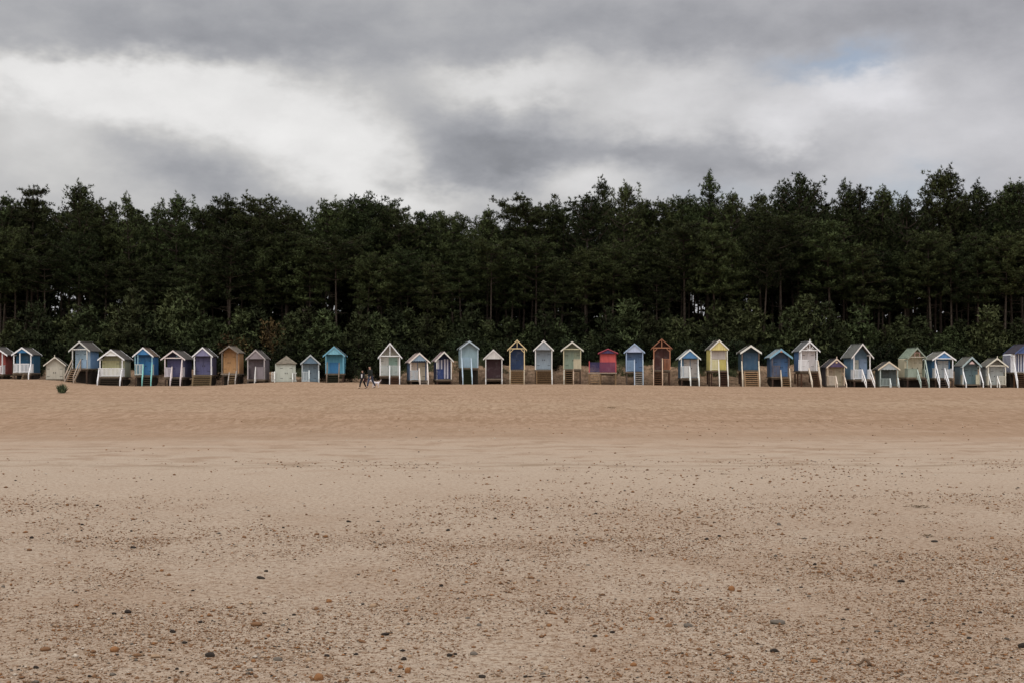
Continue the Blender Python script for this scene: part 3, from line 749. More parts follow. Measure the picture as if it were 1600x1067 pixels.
hut('white-fronted hut with blue sides, fan fretwork gable and finials', 1265, 533, 1249, 1281, 548.3, 1251, 1277.5, 579, 605, -11, (58, 96, 148), WH, finial=True, roof=(84, 84, 84), gab=('fan', WH, 547), front=(196, 190, 188), backtrim=WH,
    doors=[(1253.5, 1260, 549, 578, (194, 184, 180)), (1262, 1271.5, 549, 578, (196, 188, 186))], bal=[(1247.5, 1264, 562, WH), (1275, 1278, 562, WH)], sbal=(WH, 562, 1), rails=[(1264, 575, (204, 188, 164)), (1277.8, 563, (196, 176, 148))], steps=(1265, 1277, (84, 62, 46)), stilt=(78, 54, 40), run=1.4, short='white fretwork hut')
def emblem(root, fx, fz, g):
    q = MB(); q.prism([(.11 * math.cos(a), g['za'] - .42 + .11 * math.sin(a)) for a in [i * math.pi / 5 for i in range(10)]], -.075, -.05); q.build('gable_emblem', paint((205, 170, 130)), root)
hut('small low cream hut with a dark purple gable and round emblem', 1307, 559.7, 1291.7, 1322.3, 573, 1293, 1320, 602, 605.3, -10, (78, 76, 84), (206, 186, 164), finial=True, gab=('panel', (74, 56, 92), 573), roof=(62, 58, 60), front=(172, 152, 120), post=(196, 172, 142), extra=emblem,
    doors=[(1295, 1301, 575, 602, (172, 150, 122)), (1303.5, 1314, 575, 602, (170, 156, 126))], bal=[(1293, 1305.5, 587, (186, 172, 152))], sbal=((176, 162, 142), 587, 1), rails=[(1305.7, 587), (1319.7, 589)], run=.85, short='purple-gabled low hut')
hut('tall steep-roofed blue hut with white porch and twin white handrails', 1347.5, 536.8, 1330.5, 1365, 558.2, 1333.5, 1360.5, 592, 605.2, -16, (88, 120, 150), (214, 208, 202), roof=(88, 88, 84), backtrim=WH,
    doors=[(1336, 1342.5, 562, 591, (158, 158, 144)), (1343.5, 1355.5, 560, 591, (112, 134, 170))], bal=[(1334, 1347, 577, (198, 202, 206)), (1356, 1360, 577, (198, 202, 206))], sbal=((198, 202, 206), 577, 1), rails=[(1347, 577), (1360.3, 577)], steps=(1348, 1360, (56, 44, 36)), p=1.0, run=1.25, short='steep-roofed blue hut')
hut('tiny low hut with a scalloped grey-blue gable and dark open front', 1389, 564.5, 1373.3, 1406, 576.3, 1375.3, 1403, 603, 605.0, -8, (78, 92, 86), (206, 190, 160), gab=('scallop', (150, 158, 158), 576.5), post=(160, 172, 164),
    doors=[(1378, 1388, 579, 603, (72, 80, 78)), (1388, 1399, 579, 603, (80, 92, 92))], bal=[(1376, 1391, 591, (136, 150, 144))], rails=[(1390.5, 591, (186, 194, 190)), (1402.6, 590, (186, 194, 190))], run=.6, short='tiny scalloped hut')
def frame_orn(root, fx, fz, g):
    q = MB(); z = g['ze'] + .12
    for x_ in (-.28, .24): q.box(x_, x_ + .05, -.075, -.045, z, z + .5)
    q.box(-.22, .23, -.07, -.045, z + .42, z + .47); q.build('gable_fretwork', paint((182, 140, 130)), root)
hut('cream hut with grey-green roof and solid grey-green porch rail', 1433, 542.8, 1418.5, 1448, 559, 1417, 1445.5, 589, 604.2, -14, (184, 174, 140), (134, 146, 128), roof=(112, 122, 108), gab=('collar', (168, 160, 140), 557.5), extra=frame_orn,
    doors=[(1424, 1432, 561, 588, (176, 164, 132)), (1432, 1441, 561, 588, (174, 164, 134))], bal=[(1417, 1432.5, 575.5, (132, 146, 128), 'solid')], sbal=((132, 144, 126), 575, 1), rails=[(1433, 577, (158, 174, 162)), (1445.7, 562, (158, 174, 162))], steps=(1434, 1445, (64, 52, 42)), stilt=(60, 46, 38), run=1.2, short='cream grey-roofed hut')
hut('deep blue hut with a bright blue gable panel and white side porch', 1475, 548.8, 1457.5, 1493.8, 561.5, 1461, 1489.5, 590, 604.5, -15, (38, 98, 146), WH, roof=(98, 96, 90), gab=('panel', (62, 120, 182), 560, WH), backtrim=WH,
    doors=[(1464.5, 1473, 563, 590, (166, 172, 172)), (1473.5, 1481.5, 563, 590, (166, 172, 172))], bal=[(1479.5, 1489.5, 577, (190, 194, 194))], sbal=((196, 198, 196), 575, 1), rails=[(1461.7, 567), (1476, 575)], steps=(1463, 1475, (56, 46, 38)), run=1.3, p=.95, short='deep blue hut')
def sail(root, fx, fz, g):
    q = MB(); z = g['ze'] + .2
    q.prism([(-.3, z), (.3, z), (.22, z + .1), (.05, z + .28), (-.05, z + .28), (-.22, z + .1)], -.07, -.045); q.build('gable_ornament', paint((196, 164, 156)), root)
hut('grey-blue low hut with pale blue bargeboards and a pink gable ornament', 1518.5, 557, 1504.5, 1533.5, 571.3, 1504.5, 1531.5, 600, 605.4, -13, (92, 112, 126), (146, 168, 170), roof=(92, 90, 84), extra=sail, backtrim=(140, 160, 160),
    doors=[(1507, 1516, 573, 600, (96, 120, 132)), (1517, 1526, 573, 600, (92, 116, 126))], bal=[(1524.5, 1531, 585, (176, 170, 140), 'solid')], sbal=((178, 172, 146), 585, 1), post=(196, 200, 196), rails=[(1505, 580, WH), (1531, 580, WH)], run=1.1, bw=.19, short='pink-ornament grey hut')
hut('low grey-white hut with cream bargeboards and finial near the right end', 1557.7, 558.8, 1541.3, 1574.5, 572, 1544, 1571.5, 601, 605.4, -12, (126, 132, 132), (204, 198, 178), roof=(84, 82, 76), finial=True, gab=('collar', (204, 196, 176), 571), front=(160, 164, 158), backtrim=(180, 172, 150),
    doors=[(1546.5, 1554, 574, 601, (164, 168, 164)), (1554.5, 1565, 574, 601, (160, 164, 160))], bal=[(1561, 1571.5, 587, (190, 184, 164))], sbal=((190, 184, 162), 587, 1), rails=[(1544.8, 583, (206, 204, 196)), (1558, 587, (206, 204, 196))], run=.95, short='low grey-white hut')
hut('navy and white striped hut at the right edge of the photo', 1604, 537, 1586, 1622, 551.5, 1584, 1615, 581, 605.3, -17, (200, 200, 204), (60, 80, 134), roof=(52, 48, 56), gab=('panel', (62, 84, 142), 552), post=WH, front=(200, 200, 204),
    doors=[(1588, 1600, 553, 580, (40, 48, 104), 'stripe', (196, 198, 202)), (1600, 1611, 553, 580, (40, 48, 104), 'stripe', (196, 198, 202))], rails=[(1584.5, 566, WH), (1600, 566, WH)], steps=(1586, 1599, (80, 60, 44)), stilt=(92, 66, 46), extra=stripes_body((44, 52, 104), .12), p=.95, run=1.0, short='navy-and-white striped hut')
# ------------------------------------------------------------------ foliage
def leafmat(name, c, var=.5, yellow=(.09, .085, .03)):
    m, T, b = newmat(name)
    ob = T.n('ShaderNodeTexCoord').outputs['Object']
    info = T.n('ShaderNodeObjectInfo').outputs['Random']
    nz = T.noise(ob, 1.1, 3, .6); fine_ = T.noise(ob, 9, 2, .6)
    col = T.mix(T.mapr(nz, .35, .68), tuple(v * (1 - var) for v in c), tuple(v * (1 + var) for v in c))
    col = T.mix(T.math('MULTIPLY', T.mapr(fine_, .5, .75), .35), col, yellow)
    hs = T.n('ShaderNodeHueSaturation')
    T.put(hs.inputs['Hue'], T.math('ADD', .48, T.math('MULTIPLY', info, .035)))
    T.put(hs.inputs['Value'], T.math('ADD', .52, T.math('MULTIPLY', T.math('FRACT', T.math('MULTIPLY', info, 7.3)), 1.05)))
    T.put(hs.inputs['Color'], col)
    T.put(b.inputs['Base Color'], hs.outputs[0])
    b.inputs['Roughness'].default_value = .8; b.inputs['Specular IOR Level'].default_value = .12
    return m
PINE = leafmat('pine_needles', (.043, .055, .020), yellow=(.085, .088, .030))
YPINE = leafmat('young_pine_needles', (.052, .064, .026), yellow=(.105, .10, .038))
LEAF = leafmat('broad_leaves', (.026, .036, .015), yellow=(.05, .05, .018))
RUST = leafmat('rusty_leaves', (.085, .058, .024), yellow=(.12, .08, .03))
MARR = leafmat('marram_grass', (.085, .095, .045), yellow=(.16, .14, .07))
m, T, b = newmat('pine_bark')
ob = T.n('ShaderNodeTexCoord').outputs['Object']
nz = T.noise(T.vmath('MULTIPLY', ob, (5, 5, 1.2)), 2, 6, .7)
T.put(b.inputs['Base Color'], T.mix(T.mapr(nz, .3, .7), (.030, .022, .017), (.085, .064, .048)))
b.inputs['Roughness'].default_value = .95
BARK = m

def blades(c, d, L, w, rng):
    """c centres (n,3), d unit directions (n,3) -> thin triangles"""
    n = len(c)
    r = rng.normal(size=(n, 3)); u = np.cross(d, r); u /= np.linalg.norm(u, axis=1, keepdims=True) + 1e-9
    L = L[:, None]; w = w[:, None] if np.ndim(w) else w
    V = np.stack([c - u * w / 2, c + u * w / 2, c + d * L], 1).reshape(-1, 3)
    return V
def quads(c, d, L, w, rng):
    n = len(c)
    r = rng.normal(size=(n, 3)); u = np.cross(d, r); u /= np.linalg.norm(u, axis=1, keepdims=True) + 1e-9
    L = L[:, None]
    m_ = c + d * L * .5
    return np.stack([c, m_ + u * w / 2, c + d * L, m_ - u * w / 2], 1).reshape(-1, 3)
SOFT = {}
def soft(me):
    n_ = SOFT.get(len(me.vertices))
    if n_ is not None: me.normals_split_custom_set_from_vertices(n_.astype(np.float32))
    return me
def clumpcloud(clumps, rng, per=20, nb=6, L=.30, w=.085, up=.55, leaf=False, want_n=False):
    """clumps (k,4..5): x,y,z,r,flat -> blade mesh arrays"""
    C, Dv, NQ = [], [], []
    for cl in clumps:
        x, y, z, r, fl = cl
        n = max(5, int(per * r * r * 1.3))
        q = rng.normal(size=(n, 3)); q /= np.linalg.norm(q, axis=1, keepdims=True)
        rad = rng.rand(n, 1) ** .45
        p_ = q * rad * r * np.array([1, 1, fl]) + np.array([x, y, z])
        C.append(p_)
        Dv.append(q * .75 + np.array([0, 0, up]))
        NQ.append(q * (.35 + .65 * rad) * np.array([1, 1, 1 / max(.5, fl)]) + np.array([0, 0, .32]))
    C = np.concatenate(C); Dv = np.concatenate(Dv)
    NQ = np.repeat(np.concatenate(NQ), nb, 0)
    C = np.repeat(C, nb, 0); Dv = np.repeat(Dv, nb, 0)
    Dv = Dv + rng.normal(size=Dv.shape) * .62
    Dv /= np.linalg.norm(Dv, axis=1, keepdims=True) + 1e-9
    Ls = L * (.6 + .8 * rng.rand(len(C)))
    if leaf:
        C = C + rng.normal(size=C.shape) * .10
        V = quads(C, Dv, Ls, w, rng); F = np.arange(len(V)).reshape(-1, 4)
    else:
        V = blades(C, Dv, Ls, w, rng); F = np.arange(len(V)).reshape(-1, 3)
    # wind each blade so that it faces outward and let its shading follow the tuft it belongs to
    N_ = NQ + Dv * .25; N_ /= np.linalg.norm(N_, axis=1, keepdims=True) + 1e-9
    g = np.cross(V[F[:, 1]] - V[F[:, 0]], V[F[:, 2]] - V[F[:, 0]])
    fl_ = (g * N_).sum(1) < 0
    F[fl_] = F[fl_][:, ::-1]
    SOFT[len(V)] = np.repeat(N_, F.shape[1], 0)
    return V, F
def pine(seed, kind, H=20.0):
    rng = np.random.RandomState(seed); t = MB()
    bend = rng.uniform(-.5, .5, 2)
    ctr = lambda z: (bend[0] * math.sin(z / H * 2.2) , bend[1] * math.sin(z / H * 1.9), z)
    zs = np.linspace(-.6, H * .97, 9)
    r0 = .15 + .05 * rng.rand()
    t.tube([ctr(z) for z in zs], [max(.03, r0 * (1 - .85 * (max(z, 0) / H))) for z in zs], 7)
    cl = []
    cb = {'spire': .38, 'broad': .50, 'flat': .62, 'ragged': .42, 'tiered': .45}[kind] * H
    nwh = {'spire': 13, 'broad': 9, 'flat': 6, 'ragged': 11, 'tiered': 9}[kind]
    for i in range(nwh):
        f = (i + rng.rand() * .5) / nwh                     # 0 bottom of crown .. 1 top
        z = cb + (H - cb) * f ** (.85 if kind != 'flat' else .6) * (.985 if kind in ('spire', 'ragged') else .95)
        if kind == 'spire': Lb = 3.5 * (1 - f) ** .8 * (.6 + .4 * min(1, f * 4)) + .4
        elif kind == 'broad': Lb = 4.1 * math.sqrt(max(.05, 1 - (f * 1.0) ** 2.2)) * (.65 + .35 * min(1, f * 3)) 
        elif kind == 'flat': Lb = 4.2 * (.55 + .45 * f) + .4
        elif kind == 'tiered': Lb = 4.3 * (1 - f * .72) * (.7 + .3 * min(1, f * 3))
        else: Lb = 3.7 * (1 - f ** 1.7) * (.7 + .3 * min(1, f * 3)) + .5
        nb_ = rng.randint(4, 7)
        a0 = rng.rand() * 6.28
        for k in range(nb_):
            a = a0 + k * 6.28 / nb_ + rng.uniform(-.35, .35)
            ln = Lb * rng.uniform(.55, 1.15)
            rise = {'spire': .12 + .5 * f, 'broad': .35, 'flat': .28, 'tiered': .10, 'ragged': .35 + .55 * f}[kind] + rng.uniform(-.12, .15)
            c0 = ctr(z)
            tip = (c0[0] + math.cos(a) * ln, c0[1] + math.sin(a) * ln, z + ln * rise)
            midp = (c0[0] + math.cos(a) * ln * .5, c0[1] + math.sin(a) * ln * .5, z + ln * rise * .35)
            t.tube([c0, midp, tip], [.055, .04, .015], 4)
            ncl = max(2, int(ln * 2.1))
            for j in range(ncl):
                g = .28 + .78 * (j + rng.rand()) / ncl
                sx, sy = rng.normal(0, .22 * ln * .5, 2)
                r_ = rng.uniform(.36, .68) * (1.0 if kind not in ('spire', 'ragged') else .84 * (1 - .4 * f))
                zz = z + ln * rise * g * g + rng.uniform(-.15, .3)
                cl.append((c0[0] + math.cos(a) * ln * g + sx, c0[1] + math.sin(a) * ln * g + sy, zz, r_, .42 if kind in ('flat', 'tiered') else .55))
    if kind in ('spire', 'ragged'):
        for k in range(1 if kind == 'spire' else 3):
            ox, oy = (0, 0) if k == 0 else rng.uniform(-1.5, 1.5, 2)
            top = H - (0 if k == 0 else rng.uniform(.3, 1.8)); c0 = ctr(H * .97)
            t.tube([(c0[0] + ox * .6, c0[1] + oy * .6, top - 2.4), (c0[0] + ox, c0[1] + oy, top + .2)], [.05, .015], 4)
            for j in range(5):
                rr = .20 + .11 * j
                for q in range(1 + j // 2):
                    aa = rng.rand() * 6.28
                    cl.append((c0[0] + ox + math.cos(aa) * rr * (j > 0) * 1.1, c0[1] + oy + math.sin(aa) * rr * (j > 0) * 1.1, top + .1 - .42 * j, rr * .95, 1.25))
    for c0 in list(cl):                                    # upright candles on the ends of the boughs
        if rng.rand() < (.45 if kind in ('spire', 'ragged', 'tiered') else .18):
            cl.append((c0[0] + rng.normal(0, .1), c0[1] + rng.normal(0, .1), c0[2] + c0[3] * 1.0, .16, 2.4))
    # some bare dead limbs below the crown
    for k in range(5):
        z = cb * rng.uniform(.55, .98); a = rng.rand() * 6.28; ln = rng.uniform(.6, 2.0); c0 = ctr(z)
        t.tube([c0, (c0[0] + math.cos(a) * ln, c0[1] + math.sin(a) * ln, z + ln * rng.uniform(-.15, .3))], [.035, .012], 4)
    V, F = clumpcloud(cl, rng, per=52, nb=7, L=.27, w=.075, up=.55)
    tm = MB.build(t, 'trunk', BARK); cm = soft(np_mesh('crown', V, F, PINE, smooth=True))
    me = tm.data; bpy.data.objects.remove(tm)
    return me, cm
def young(seed, H=6.0, mat=None, dense=1.0):
    rng = np.random.RandomState(seed); t = MB()
    zs = np.linspace(-.4, H * .95, 6); bx, by = rng.uniform(-.3, .3, 2)
    t.tube([(bx * z / H, by * z / H, z) for z in zs], [.09 * (1 - .8 * max(0, z) / H) for z in zs], 6)
    cl = []
    n = int(13 * dense)
    for i in range(n):
        f = (i + rng.rand() * .5) / n; z = .35 + (H - .35) * f
        Lb = 1.95 * (1 - f) ** .75 * (.75 + .25 * min(1, f * 4)) + .12
        nb_ = rng.randint(4, 7); a0 = rng.rand() * 6.28
        for k in range(nb_):
            a = a0 + k * 6.28 / nb_; ln = Lb * rng.uniform(.5, 1.2)
            x, y = math.cos(a), math.sin(a)
            t.tube([(bx * f, by * f, z - .1), (x * ln * .9, y * ln * .9, z + ln * .3)], [.025, .008], 3)
            for g in ((.45, .95) if ln > .7 else (.8,)):
                cl.append((x * ln * g + rng.normal(0, .12), y * ln * g + rng.normal(0, .12), z + ln * g * .35 + rng.uniform(-.1, .15), rng.uniform(.30, .55) * (1 - .4 * f), 1.0))
    V, F = clumpcloud(cl, rng, per=62, nb=6, L=.28, w=.10, up=.7)
    tm = t.build('trunk', BARK); me = tm.data; bpy.data.objects.remove(tm)
    return me, soft(np_mesh('crown', V, F, mat or YPINE, smooth=True))
def bush(seed, H=3.0, W_=1.8, mat=None):
    rng = np.random.RandomState(seed); t = MB(); cl = []
    for k in range(7):
        a = rng.rand() * 6.28; r_ = rng.uniform(.2, .75) * W_
        tip = (math.cos(a) * r_, math.sin(a) * r_, H * rng.uniform(.6, .92))
        t.tube([(0, 0, -.3), (tip[0] * .4, tip[1] * .4, tip[2] * .5), tip], [.05, .035, .012], 5)
        for j in range(9):
            g = rng.uniform(.3, 1.05)
            cl.append((tip[0] * g + rng.normal(0, .3), tip[1] * g + rng.normal(0, .3), max(.25, tip[2] * g + rng.normal(0, .2)), rng.uniform(.28, .55), .9))
    V, F = clumpcloud(cl, rng, per=30, nb=5, L=.17, w=.11, up=.3, leaf=True)
    tm = t.build('stems', BARK); me = tm.data; bpy.data.objects.remove(tm)
    return me, soft(np_mesh('leaves', V, F, mat or LEAF, smooth=True))

PROTO = {}
for kd, seeds in (('spire', (1, 2, 3)), ('broad', (4, 5, 6)), ('flat', (7, 8)), ('ragged', (9, 10, 11)), ('tiered', (12, 13))):
    PROTO[kd] = [pine(s_, kd) for s_ in seeds]
PROTO['young'] = [young(20 + i, 6.0) for i in range(4)]
PROTO['bush'] = [bush(30 + i) for i in range(3)]
PROTO['rust'] = [bush(40, 3.2, 2.0, RUST)]

def near_hut(px):
    hs = sorted(HUTS, key=lambda h: h[0])
    best = min(hs, key=lambda h: abs(h[0] - px))
    d_ = px - best[0]
    if abs(d_) < 9: return 'above the ' + best[1]
    return ('right of the ' if d_ > 0 else 'left of the ') + best[1]
USED = set()
rng0 = random.Random(5)
def plant_tree(kd, px, Y, top_px=None, Hh=None, label=None, cat='tree', name='pine_tree', group=None, var=None, wide=1.0, base=None):
    x = (px - 800) * PX * Y; zg = gh(x, Y) if base is None else base
    if Hh is None: Hh = EYE + (YH - top_px) * PX * Y - zg
    H0 = {'young': 6.0, 'bush': 3.0, 'rust': 3.2}.get(kd, 20.0)
    s_ = Hh / H0
    ps = PROTO[kd]; tm, cm = ps[rng0.randrange(len(ps)) if var is None else var % len(ps)]
    root = empty(name, (x, Y, zg), rng0.uniform(0, 6.28)); root.rotation_euler[0] = rng0.uniform(-.035, .035); root.rotation_euler[1] = rng0.uniform(-.035, .035)
    w_ = (s_ ** .75 if kd not in ('young',) else max(.75, s_ ** .8)) * wide * rng0.uniform(.92, 1.12)
    root.scale = (w_, w_, s_)
    na, nb = ('stems', 'leaves') if kd in ('bush', 'rust') else ('trunk', 'crown')
    link(na, tm, root); link(nb, cm, root)
    if label is not None:
        assert label not in USED, label
        USED.add(label)
    tag(root, label, cat, group)
    return root
KD = {'spire': 'narrow spired pine', 'broad': 'broad round-crowned pine', 'flat': 'flat-topped pine', 'ragged': 'ragged spiky pine', 'tiered': 'layered open-boughed pine'}
def auto(desc, tail, px):
    lab = f"{desc} {tail} {near_hut(px)}"
    i = 0
    while lab in USED and i < 4:
        lab = f"{['darker', 'half-hidden', 'leaning', 'farthest'][i]} {desc} {tail} {near_hut(px)}"; i += 1
    if len(lab.split()) > 16: print('LONG', lab)
    return lab

SKX = [-260, -100, 0, 50, 85, 125, 150, 185, 210, 240, 275, 300, 360, 400, 440, 480, 520, 560, 600, 640, 700, 740, 770, 800, 840, 870, 890, 905, 945, 980, 1000, 1022, 1042, 1060, 1105, 1130, 1150, 1190, 1215, 1250, 1275, 1320, 1370, 1395, 1420, 1432, 1450, 1480, 1510, 1545, 1585, 1600, 1750, 1860]
SKY_ = [q + 7 for q in [305, 300, 312, 300, 322, 300, 315, 330, 315, 330, 318, 330, 312, 315, 330, 316, 312, 305, 318, 324, 326, 339, 333, 324, 326, 332, 337, 318, 300, 303, 318, 342, 326, 316, 300, 316, 312, 316, 304, 300, 308, 302, 308, 318, 318, 334, 316, 300, 310, 302, 300, 300, 305, 300]]
sky_at = lambda px: float(np.interp(px, SKX, SKY_))
# the trees that draw the skyline
HERO = [(2, 308, 'ragged'), (50, 283, 'tiered'), (125, 291, 'ragged'), (165, 314, 'broad'), (211, 308, 'spire'), (238, 322, 'spire'), (278, 309, 'ragged'), (322, 320, 'broad'), (362, 304, 'broad'), (404, 306, 'broad'),
        (445, 325, 'broad'), (500, 312, 'broad'), (560, 299, 'broad'), (590, 310, 'broad'), (632, 321, 'broad'), (668, 326, 'broad'), (706, 331, 'broad'), (762, 331, 'ragged'), (815, 318, 'flat'), (848, 321, 'flat'), (876, 330, 'ragged'),
        (915, 305, 'ragged'), (946, 283, 'spire'), (976, 291, 'ragged'), (1002, 316, 'ragged'), (1046, 309, 'tiered'), (1064, 306, 'broad'), (1105, 273, 'spire'), (1149, 303, 'ragged'), (1192, 306, 'ragged'), (1217, 288, 'spire'),
        (1250, 274, 'ragged'), (1276, 292, 'spire'), (1318, 286, 'spire'), (1342, 294, 'ragged'), (1370, 294, 'spire'), (1394, 306, 'ragged'), (1414, 309, 'ragged'), (1448, 309, 'spire'), (1470, 270, 'ragged'), (1488, 265, 'spire'),
        (1511, 300, 'broad'), (1546, 286, 'spire'), (1582, 289, 'ragged'), (1602, 288, 'ragged')]
G1 = 'pines whose tops draw the skyline of the wood'
for px, ty, kd in HERO:
    Y = rng0.uniform(153, 160)
    plant_tree(kd, px, Y, ty, label=auto('tall ' + KD[kd], 'on the skyline,', px), group=G1, wide=.9 if kd in ('spire',) else 1.0)
# front edge of the wood: shorter, greener, their boughs hanging lower
px = -90.0; G2 = 'pines along the front edge of the wood'
while px < 1690:
    Y = rng0.uniform(148, 152)
    kd = rng0.choice(['broad', 'broad', 'tiered', 'tiered', 'flat'])
    vis = -12 < px < 1612
    if vis or True:
        plant_tree(kd, px, Y, sky_at(px) + rng0.uniform(22, 85), label=auto(KD[kd], 'at the wood edge,', px), group=G2, wide=1.05)
    px += rng0.uniform(30, 52)
# second and third ranks
for Ya, Yb, st_, dn, up_, lab, grp in ((161, 167, 36, 2, 22, 'dark pine in the middle ranks of the wood behind the beach huts', 'pines in the middle of the wood'),):
    px = -60.0
    while px < 1660:
        Y = rng0.uniform(Ya, Yb); kd = rng0.choice(['broad', 'broad', 'flat', 'ragged', 'tiered'])
        o_ = plant_tree(kd, px, Y, sky_at(px) + rng0.uniform(dn, up_), group=grp)
        o_['label'] = lab
        px += rng0.uniform(st_ * .7, st_ * 1.3)
# young pines and bushes under the edge of the wood
YT = [(85, 496), (140, 475), (180, 476), (230, 490), (265, 456), (320, 490), (375, 481), (458, 490), (505, 486), (585, 490), (615, 481), (665, 490), (710, 486), (765, 500), (848, 486), (925, 520), (980, 466), (1030, 500), (1060, 496), (1100, 510), (1148, 476), (1205, 510), (1260, 461), (1310, 500), (1340, 476), (1385, 510), (1440, 496), (1485, 510), (1545, 476), (1575, 515), (60, 470), (118, 480), (205, 455), (290, 452), (345, 500), (400, 478), (480, 478), (560, 482), (640, 482), (735, 478), (795, 495), (870, 500), (905, 490), (950, 482), (1010, 490), (1045, 488), (1120, 470), (1175, 470), (1235, 480), (1290, 472), (1360, 510), (1410, 495), (1470, 520), (1530, 505), (1592, 500),
      (20, 500), (165, 500), (250, 490), (440, 500), (520, 505), (600, 500), (690, 500), (830, 505), (1080, 500), (1330, 500), (1500, 500), (1560, 515)]
G3 = 'young pines under the edge of the wood'
for px, ty in YT:
    Y = rng0.uniform(144.8, 149)
    plant_tree('young', px, Y, ty, label=auto('bushy young green pine', 'below the tall trees,', px), group=G3, name='young_pine', wide=1.25)
BT = [(352, 520, 'rust'), (378, 525, 'rust'), (425, 498, 'rust')]
for px, ty, kd in BT:
    plant_tree(kd, px, 145, ty, label=auto('rusty-brown leafed shrub', 'under the pines,', px), group='shrubs at the foot of the wood', name='shrub', cat='shrub', wide=.8)
px = -60.0
while px < 1660:
    Y = rng0.uniform(143.2, 145.2)
    plant_tree('bush', px, Y, Hh=rng0.uniform(2.0, 3.4), label=auto('low dark-green shrub', 'at the foot of the wood,', px), group='shrubs at the foot of the wood', name='shrub', cat='shrub', wide=1.15)
    px += rng0.uniform(22, 34)
# bushes on the dune face between the huts
for px, Y, hh, lab in ((548, 138.6, 2.3, 'rounded dark-green bush on the dune beside the turquoise hut'), (503, 139.5, 2.0, 'green-brown bush filling the gap left of the turquoise hut'), (590, 140.4, 1.8, 'pale green bush left of the off-white king-post hut'), (868, 141.2, 1.8, 'small dark bush on the dune right of the white-barged grey-blue hut'),
                       (918, 142.0, 1.7, 'small dark bush on the dune left of the red hut'), (1096, 142.0, 1.6, 'small dark bush on the dune left of the yellow hut'), (1146, 142.0, 1.8, 'small dark bush on the dune right of the yellow hut'), (249, 140.5, 2.0, 'dark bush between the bright blue and indigo huts'), (60, 140.5, 1.9, 'dark bush between the dark teal hut and the cream shed'), (340, 140.2, 2.2, 'dark bush between the purple-slate and ochre huts'), (1290, 140.8, 1.9, 'dark bush left of the purple-gabled low hut'), (380, 140.5, 1.9, 'brown-green bush between the ochre and mauve-grey huts')):
    plant_tree('bush', px, Y, Hh=hh, label=lab, group='bushes on the dune face', name='bush', cat='bush', wide=.95)

# far part of the wood reads as one mass
rng = np.random.RandomState(77)
cl = []; t = MB()
for k in range(330):
    Y = rng.uniform(169, 215); px = rng.uniform(-100, 1700); x = (px - 800) * PX * Y; zg = 3.2
    top = EYE + (YH - (sky_at(px) + rng.uniform(8, 45))) * PX * Y
    t.tube([(x, Y, 1.5), (x + rng.uniform(-.4, .4), Y, top - 1)], [.2, .06], 5)
    for j in range(26):
        f = rng.rand(); z = top - (top - zg) * .56 * f; r_ = 3.0 * math.sqrt(f * .9 + .12)
        a = rng.rand() * 6.28; q_ = rng.rand() ** .5 * r_
        cl.append((x + math.cos(a) * q_, Y + math.sin(a) * q_, z, rng.uniform(.7, 1.15), .6))
# clearings where the sky shows between the trunks
GAPS = ((110, 55, 9.8, 15.6), (190, 25, 9.5, 15), (525, 22, 9.5, 13.5), (871, 16, 10, 15.2), (1085, 45, 10, 15.8), (1160, 26, 9.6, 15.4), (1280, 20, 9.2, 14.6), (1430, 20, 10, 15.2))
def in_gap(c, slack=0.0):
    q = 800 + c[0] / c[1] * FPX
    zz = EYE + (c[2] - EYE) * 190.0 / c[1]
    for gc, gw, za_, zb_ in GAPS:
        if abs(q - gc + 12 * math.sin(c[2] * 1.7 + gc)) < gw * (.55 + .45 * math.sin(c[2] * 2.3 + gc)) + slack and za_ < zz < zb_: return rng.rand() < .93
    return False
cl = [c for c in cl if not in_gap(c)]
far_cl = cl; cl = []
for k in range(6200):                                         # undergrowth below
    Y = rng.uniform(166, 222); px = rng.uniform(-100, 1700); x = (px - 800) * PX * Y
    hh = 15.4 + float(fbm(np.array([px * .02]), np.array([1.5]), 3)[0]) * 2.0
    cl.append((x, Y, 3.2 + rng.rand() ** 1.05 * hh, rng.uniform(.8, 1.4), .8))
cl = [c for c in cl if not in_gap(c, 4)]
V2, F2 = clumpcloud(cl, rng, per=9, nb=5, L=.85, w=.42, up=.5); n2 = SOFT[len(V2)]
V, F = clumpcloud(far_cl, rng, per=12, nb=5, L=.5, w=.24, up=.5); n1 = SOFT[len(V)]
F = np.concatenate([F, F2 + len(V)]); V = np.concatenate([V, V2]); SOFT[len(V)] = np.concatenate([n1, n2])
fw = empty('far_wood', (0, 0, 0), label='far ranks of the dark pine wood behind the nearer trees', cat='wood', kind='stuff')
tm = t.build('trunks', BARK, fw); tag(tm, kind='stuff')
cm = link('crowns', soft(np_mesh('crowns', V, F, PINE, smooth=True)), fw); tag(cm, kind='stuff')

# marram grass along the dune edge and brambles at the foot of the trees
def grass(n, xa, xb, Ya, Yb, L, mat, name, lab, cat, thr=-.05, w=.035):
    x = rng.uniform(xa, xb, n); y = rng.uniform(Ya, Yb, n)
    keep = fbm(x * .45 + 9, y * .5, 3) > thr
    x, y = x[keep], y[keep]; z = height(x, y)
    nb = 9
    c = np.stack([x, y, z - .03], 1); c = np.repeat(c, nb, 0) + rng.normal(size=(len(c) * nb, 3)) * [.08, .08, 0]
    d = rng.normal(size=c.shape) * .42 + [0.1, 0, 1]; d /= np.linalg.norm(d, axis=1, keepdims=True)
    V = blades(c, d, L * (.5 + rng.rand(len(c))), w, rng)
    o_ = link(name, np_mesh(name, V, np.arange(len(V)).reshape(-1, 3), mat)); tag(o_, lab, cat, kind='stuff')
grass(16000, -64, 64, 140.6, 144.6, .55, MARR, 'marram_grass', 'tufts of marram grass on the dune behind the huts', 'grass', thr=.02)
